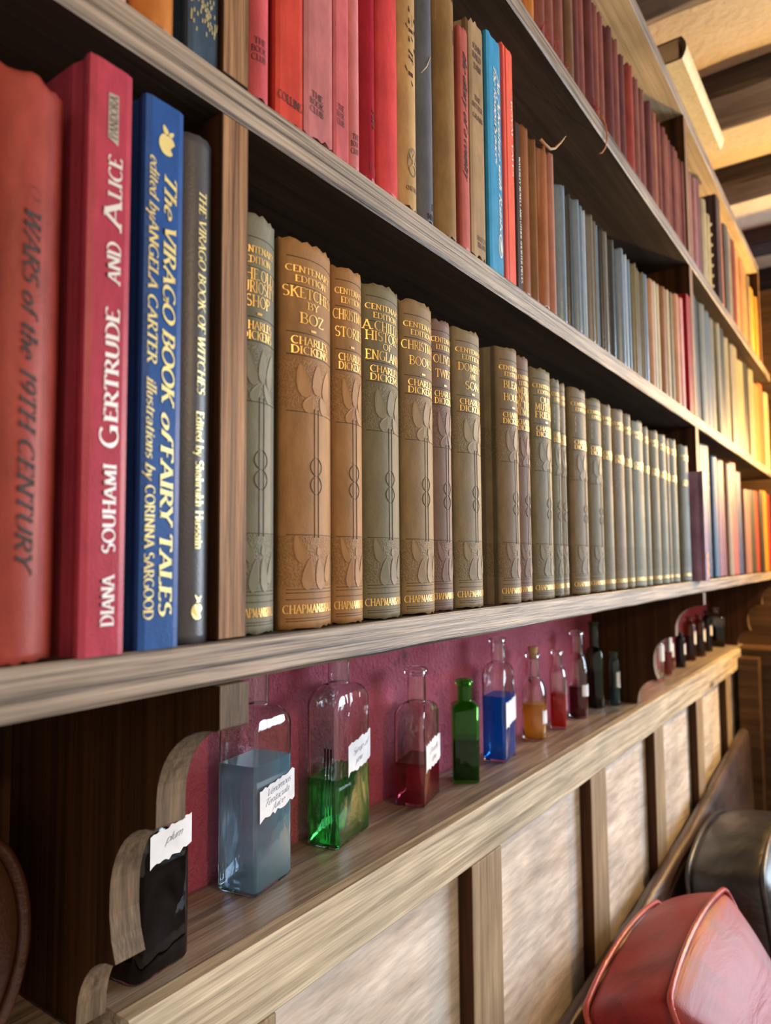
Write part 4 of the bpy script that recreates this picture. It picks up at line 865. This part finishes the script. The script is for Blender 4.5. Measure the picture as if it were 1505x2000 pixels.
# ================================================================ leather seating
RED = leather('red_leather', (.27, .018, .020), .48, (.07, .008, .010)); BLK = leather('black_leather', (.030, .031, .034), .30, (.012, .012, .014)); BRN = leather('brown_leather', (.075, .050, .050), .40); DKB = leather('dark_brown_leather', (.055, .020, .012), .32)
def cushion(name, label, loc, lean, w, h, th, cr, mat, pip, dome=.045, seed=1, rotz=0, slim=.9):
    """boxed back cushion: local y along the sofa, z up its own plane, x its thickness"""
    t = thing(name, label, 'cushion', loc, (0, -lean, rotz)); rg = random.Random(seed)
    n = 72; out = []
    for i in range(n):
        a = 2 * PI * (i + .5) / n; c, s = math.cos(a), math.sin(a)
        y = (w / 2 - cr) * max(-1, min(1, c * 1.6)) + cr * c; z = (h / 2 - cr) * max(-1, min(1, s * 1.6)) + cr * s + h / 2
        out.append((y, z))
    wr = [rg.uniform(-.004, .0035) for _ in range(n)]; wr = [(wr[i] * .55 + wr[i - 1] * .45) for i in range(n)]
    def R(k, x, jit=0):
        return [(x + rg.uniform(-jit, jit), y * k, h / 2 + (z - h / 2) * k) for y, z in out]
    rings = []
    for k in (.12, .3, .5, .68, .82, .92): rings.append(R(k, -th / 2 - dome * .4 * (1 - k ** 2.2), .0006))
    rings.append(R(1, -th / 2))
    for u in (.2, .4, .6, .8):
        kk = 1 + .020 * math.sin(PI * u); s_ = math.sin(PI * u); rings.append([(-th / 2 + th * u, y * (kk + wr[i] * s_ / .2), h / 2 + (z - h / 2) * (kk + wr[(i + (u > .5)) % n] * s_ / .2)) for i, (y, z) in enumerate(out)])
    rings.append(R(1, th / 2))
    for k in (.92, .82, .68, .5, .3, .12): rings.append(R(k, th / 2 + dome * (1 - k ** 2.4), .0006))
    bm = bmesh.new(); rings_mesh(bm, rings); o = obj('leather_cover', bm, mat, t)
    sub = o.modifiers.new('smooth', 'SUBSURF'); sub.levels = 1; sub.render_levels = 2
    for x in (-th / 2, th / 2):
        bm = bmesh.new(); tube(bm, [(x, y * 1.008 + 0 * i, h / 2 + (z - h / 2) * 1.008) for i, (y, z) in enumerate(out)], .0034, 8, True); obj('piping', bm, pip, t)
    return t
REDP = leather('red_piping', (.42, .06, .055), .3); BLKP = leather('grey_piping', (.05, .05, .055), .28)
cushion('sofa_cushion', 'red leather back cushion with red piping', (-.074, .952, -.8895), math.radians(24), .335, .458, .100, .055, RED, REDP, .055, 2)
cushion('sofa_cushion', 'black leather back cushion standing beyond the red one', (-.178, 1.425, -.8895), math.radians(9), .40, .414, .112, .10, BLK, BLKP, .05, 3)
cushion('sofa_cushion', 'grey-black cushion just peeking in at the bottom edge, before the red one', (-.100, .600, -.8895), math.radians(24), .35, .392, .112, .075, BLK, BLKP, .03, 4)
cushion('sofa_cushion', 'dark brown leather cushion at the lower left edge', (-.4075, .085, -.2495), math.radians(2), .235, .118, .058, .050, DKB, DKB, .012, 5)
t = thing('sofa', 'long brown leather sofa with its back against the wainscot', 'sofa', (0, 1.1, -1.35))
def ro(y, z): return (y - 1.1, z + 1.35)
bm = bmesh.new(); RR = []
for i in range(31):
    y = .30 + 1.78 * i / 30; zt = -.540 + .052 * max(0, y - .88) - .02 * max(0, .88 - y) + .05 * max(0, y - 1.45); dz = -.004 if i % 9 == 5 else 0
    pr = [(-.3485, -1.10)] + [(-.3485, zt - .05)] + [(-.335 - .0135 * math.cos(a), zt - .016 + dz + .0165 * math.sin(a)) for a in (.2, .6, 1.1, 1.57, 2.1, 2.6, 3.0)] + [(-.3195, zt - .06), (-.3115, -.95), (-.3115, -1.10)]
    RR.append([(x, y - 1.1, z + 1.35) for x, z in pr])
rings_mesh(bm, RR); obj('backrest', bm, BRN, t)
bm = bmesh.new(); box(bm, (-.3110, -.80, .25), (.36, .98, .4595), bev=.02); obj('seat', bm, BRN, t)
for yy in (-.78, .90):
    for xx in (-.31, .29):
        bm = bmesh.new(); rings_mesh(bm, [[(xx + .03 + r * math.cos(a * PI / 6), yy + .03 + r * math.sin(a * PI / 6), z) for a in range(12)] for z, r in ((.0005, .018), (.05, .026), (.12, .03), (.2505, .03))]); obj('foot', bm, W_BEAM, t)
bm = bmesh.new(); box(bm, (-.3085, -.17, -.06), (-.3005, .17, .295), bev=.004)
o = obj('folded_throw', bm, cloth(sc(196, 150, 60), .8, .2)); place(o, (0, .975, -.8885)); tag(o, 'mustard folded cloth tucked between the sofa back and the red cushion', 'throw')
o.location.z = ZC - .8885 + .0605 - .0
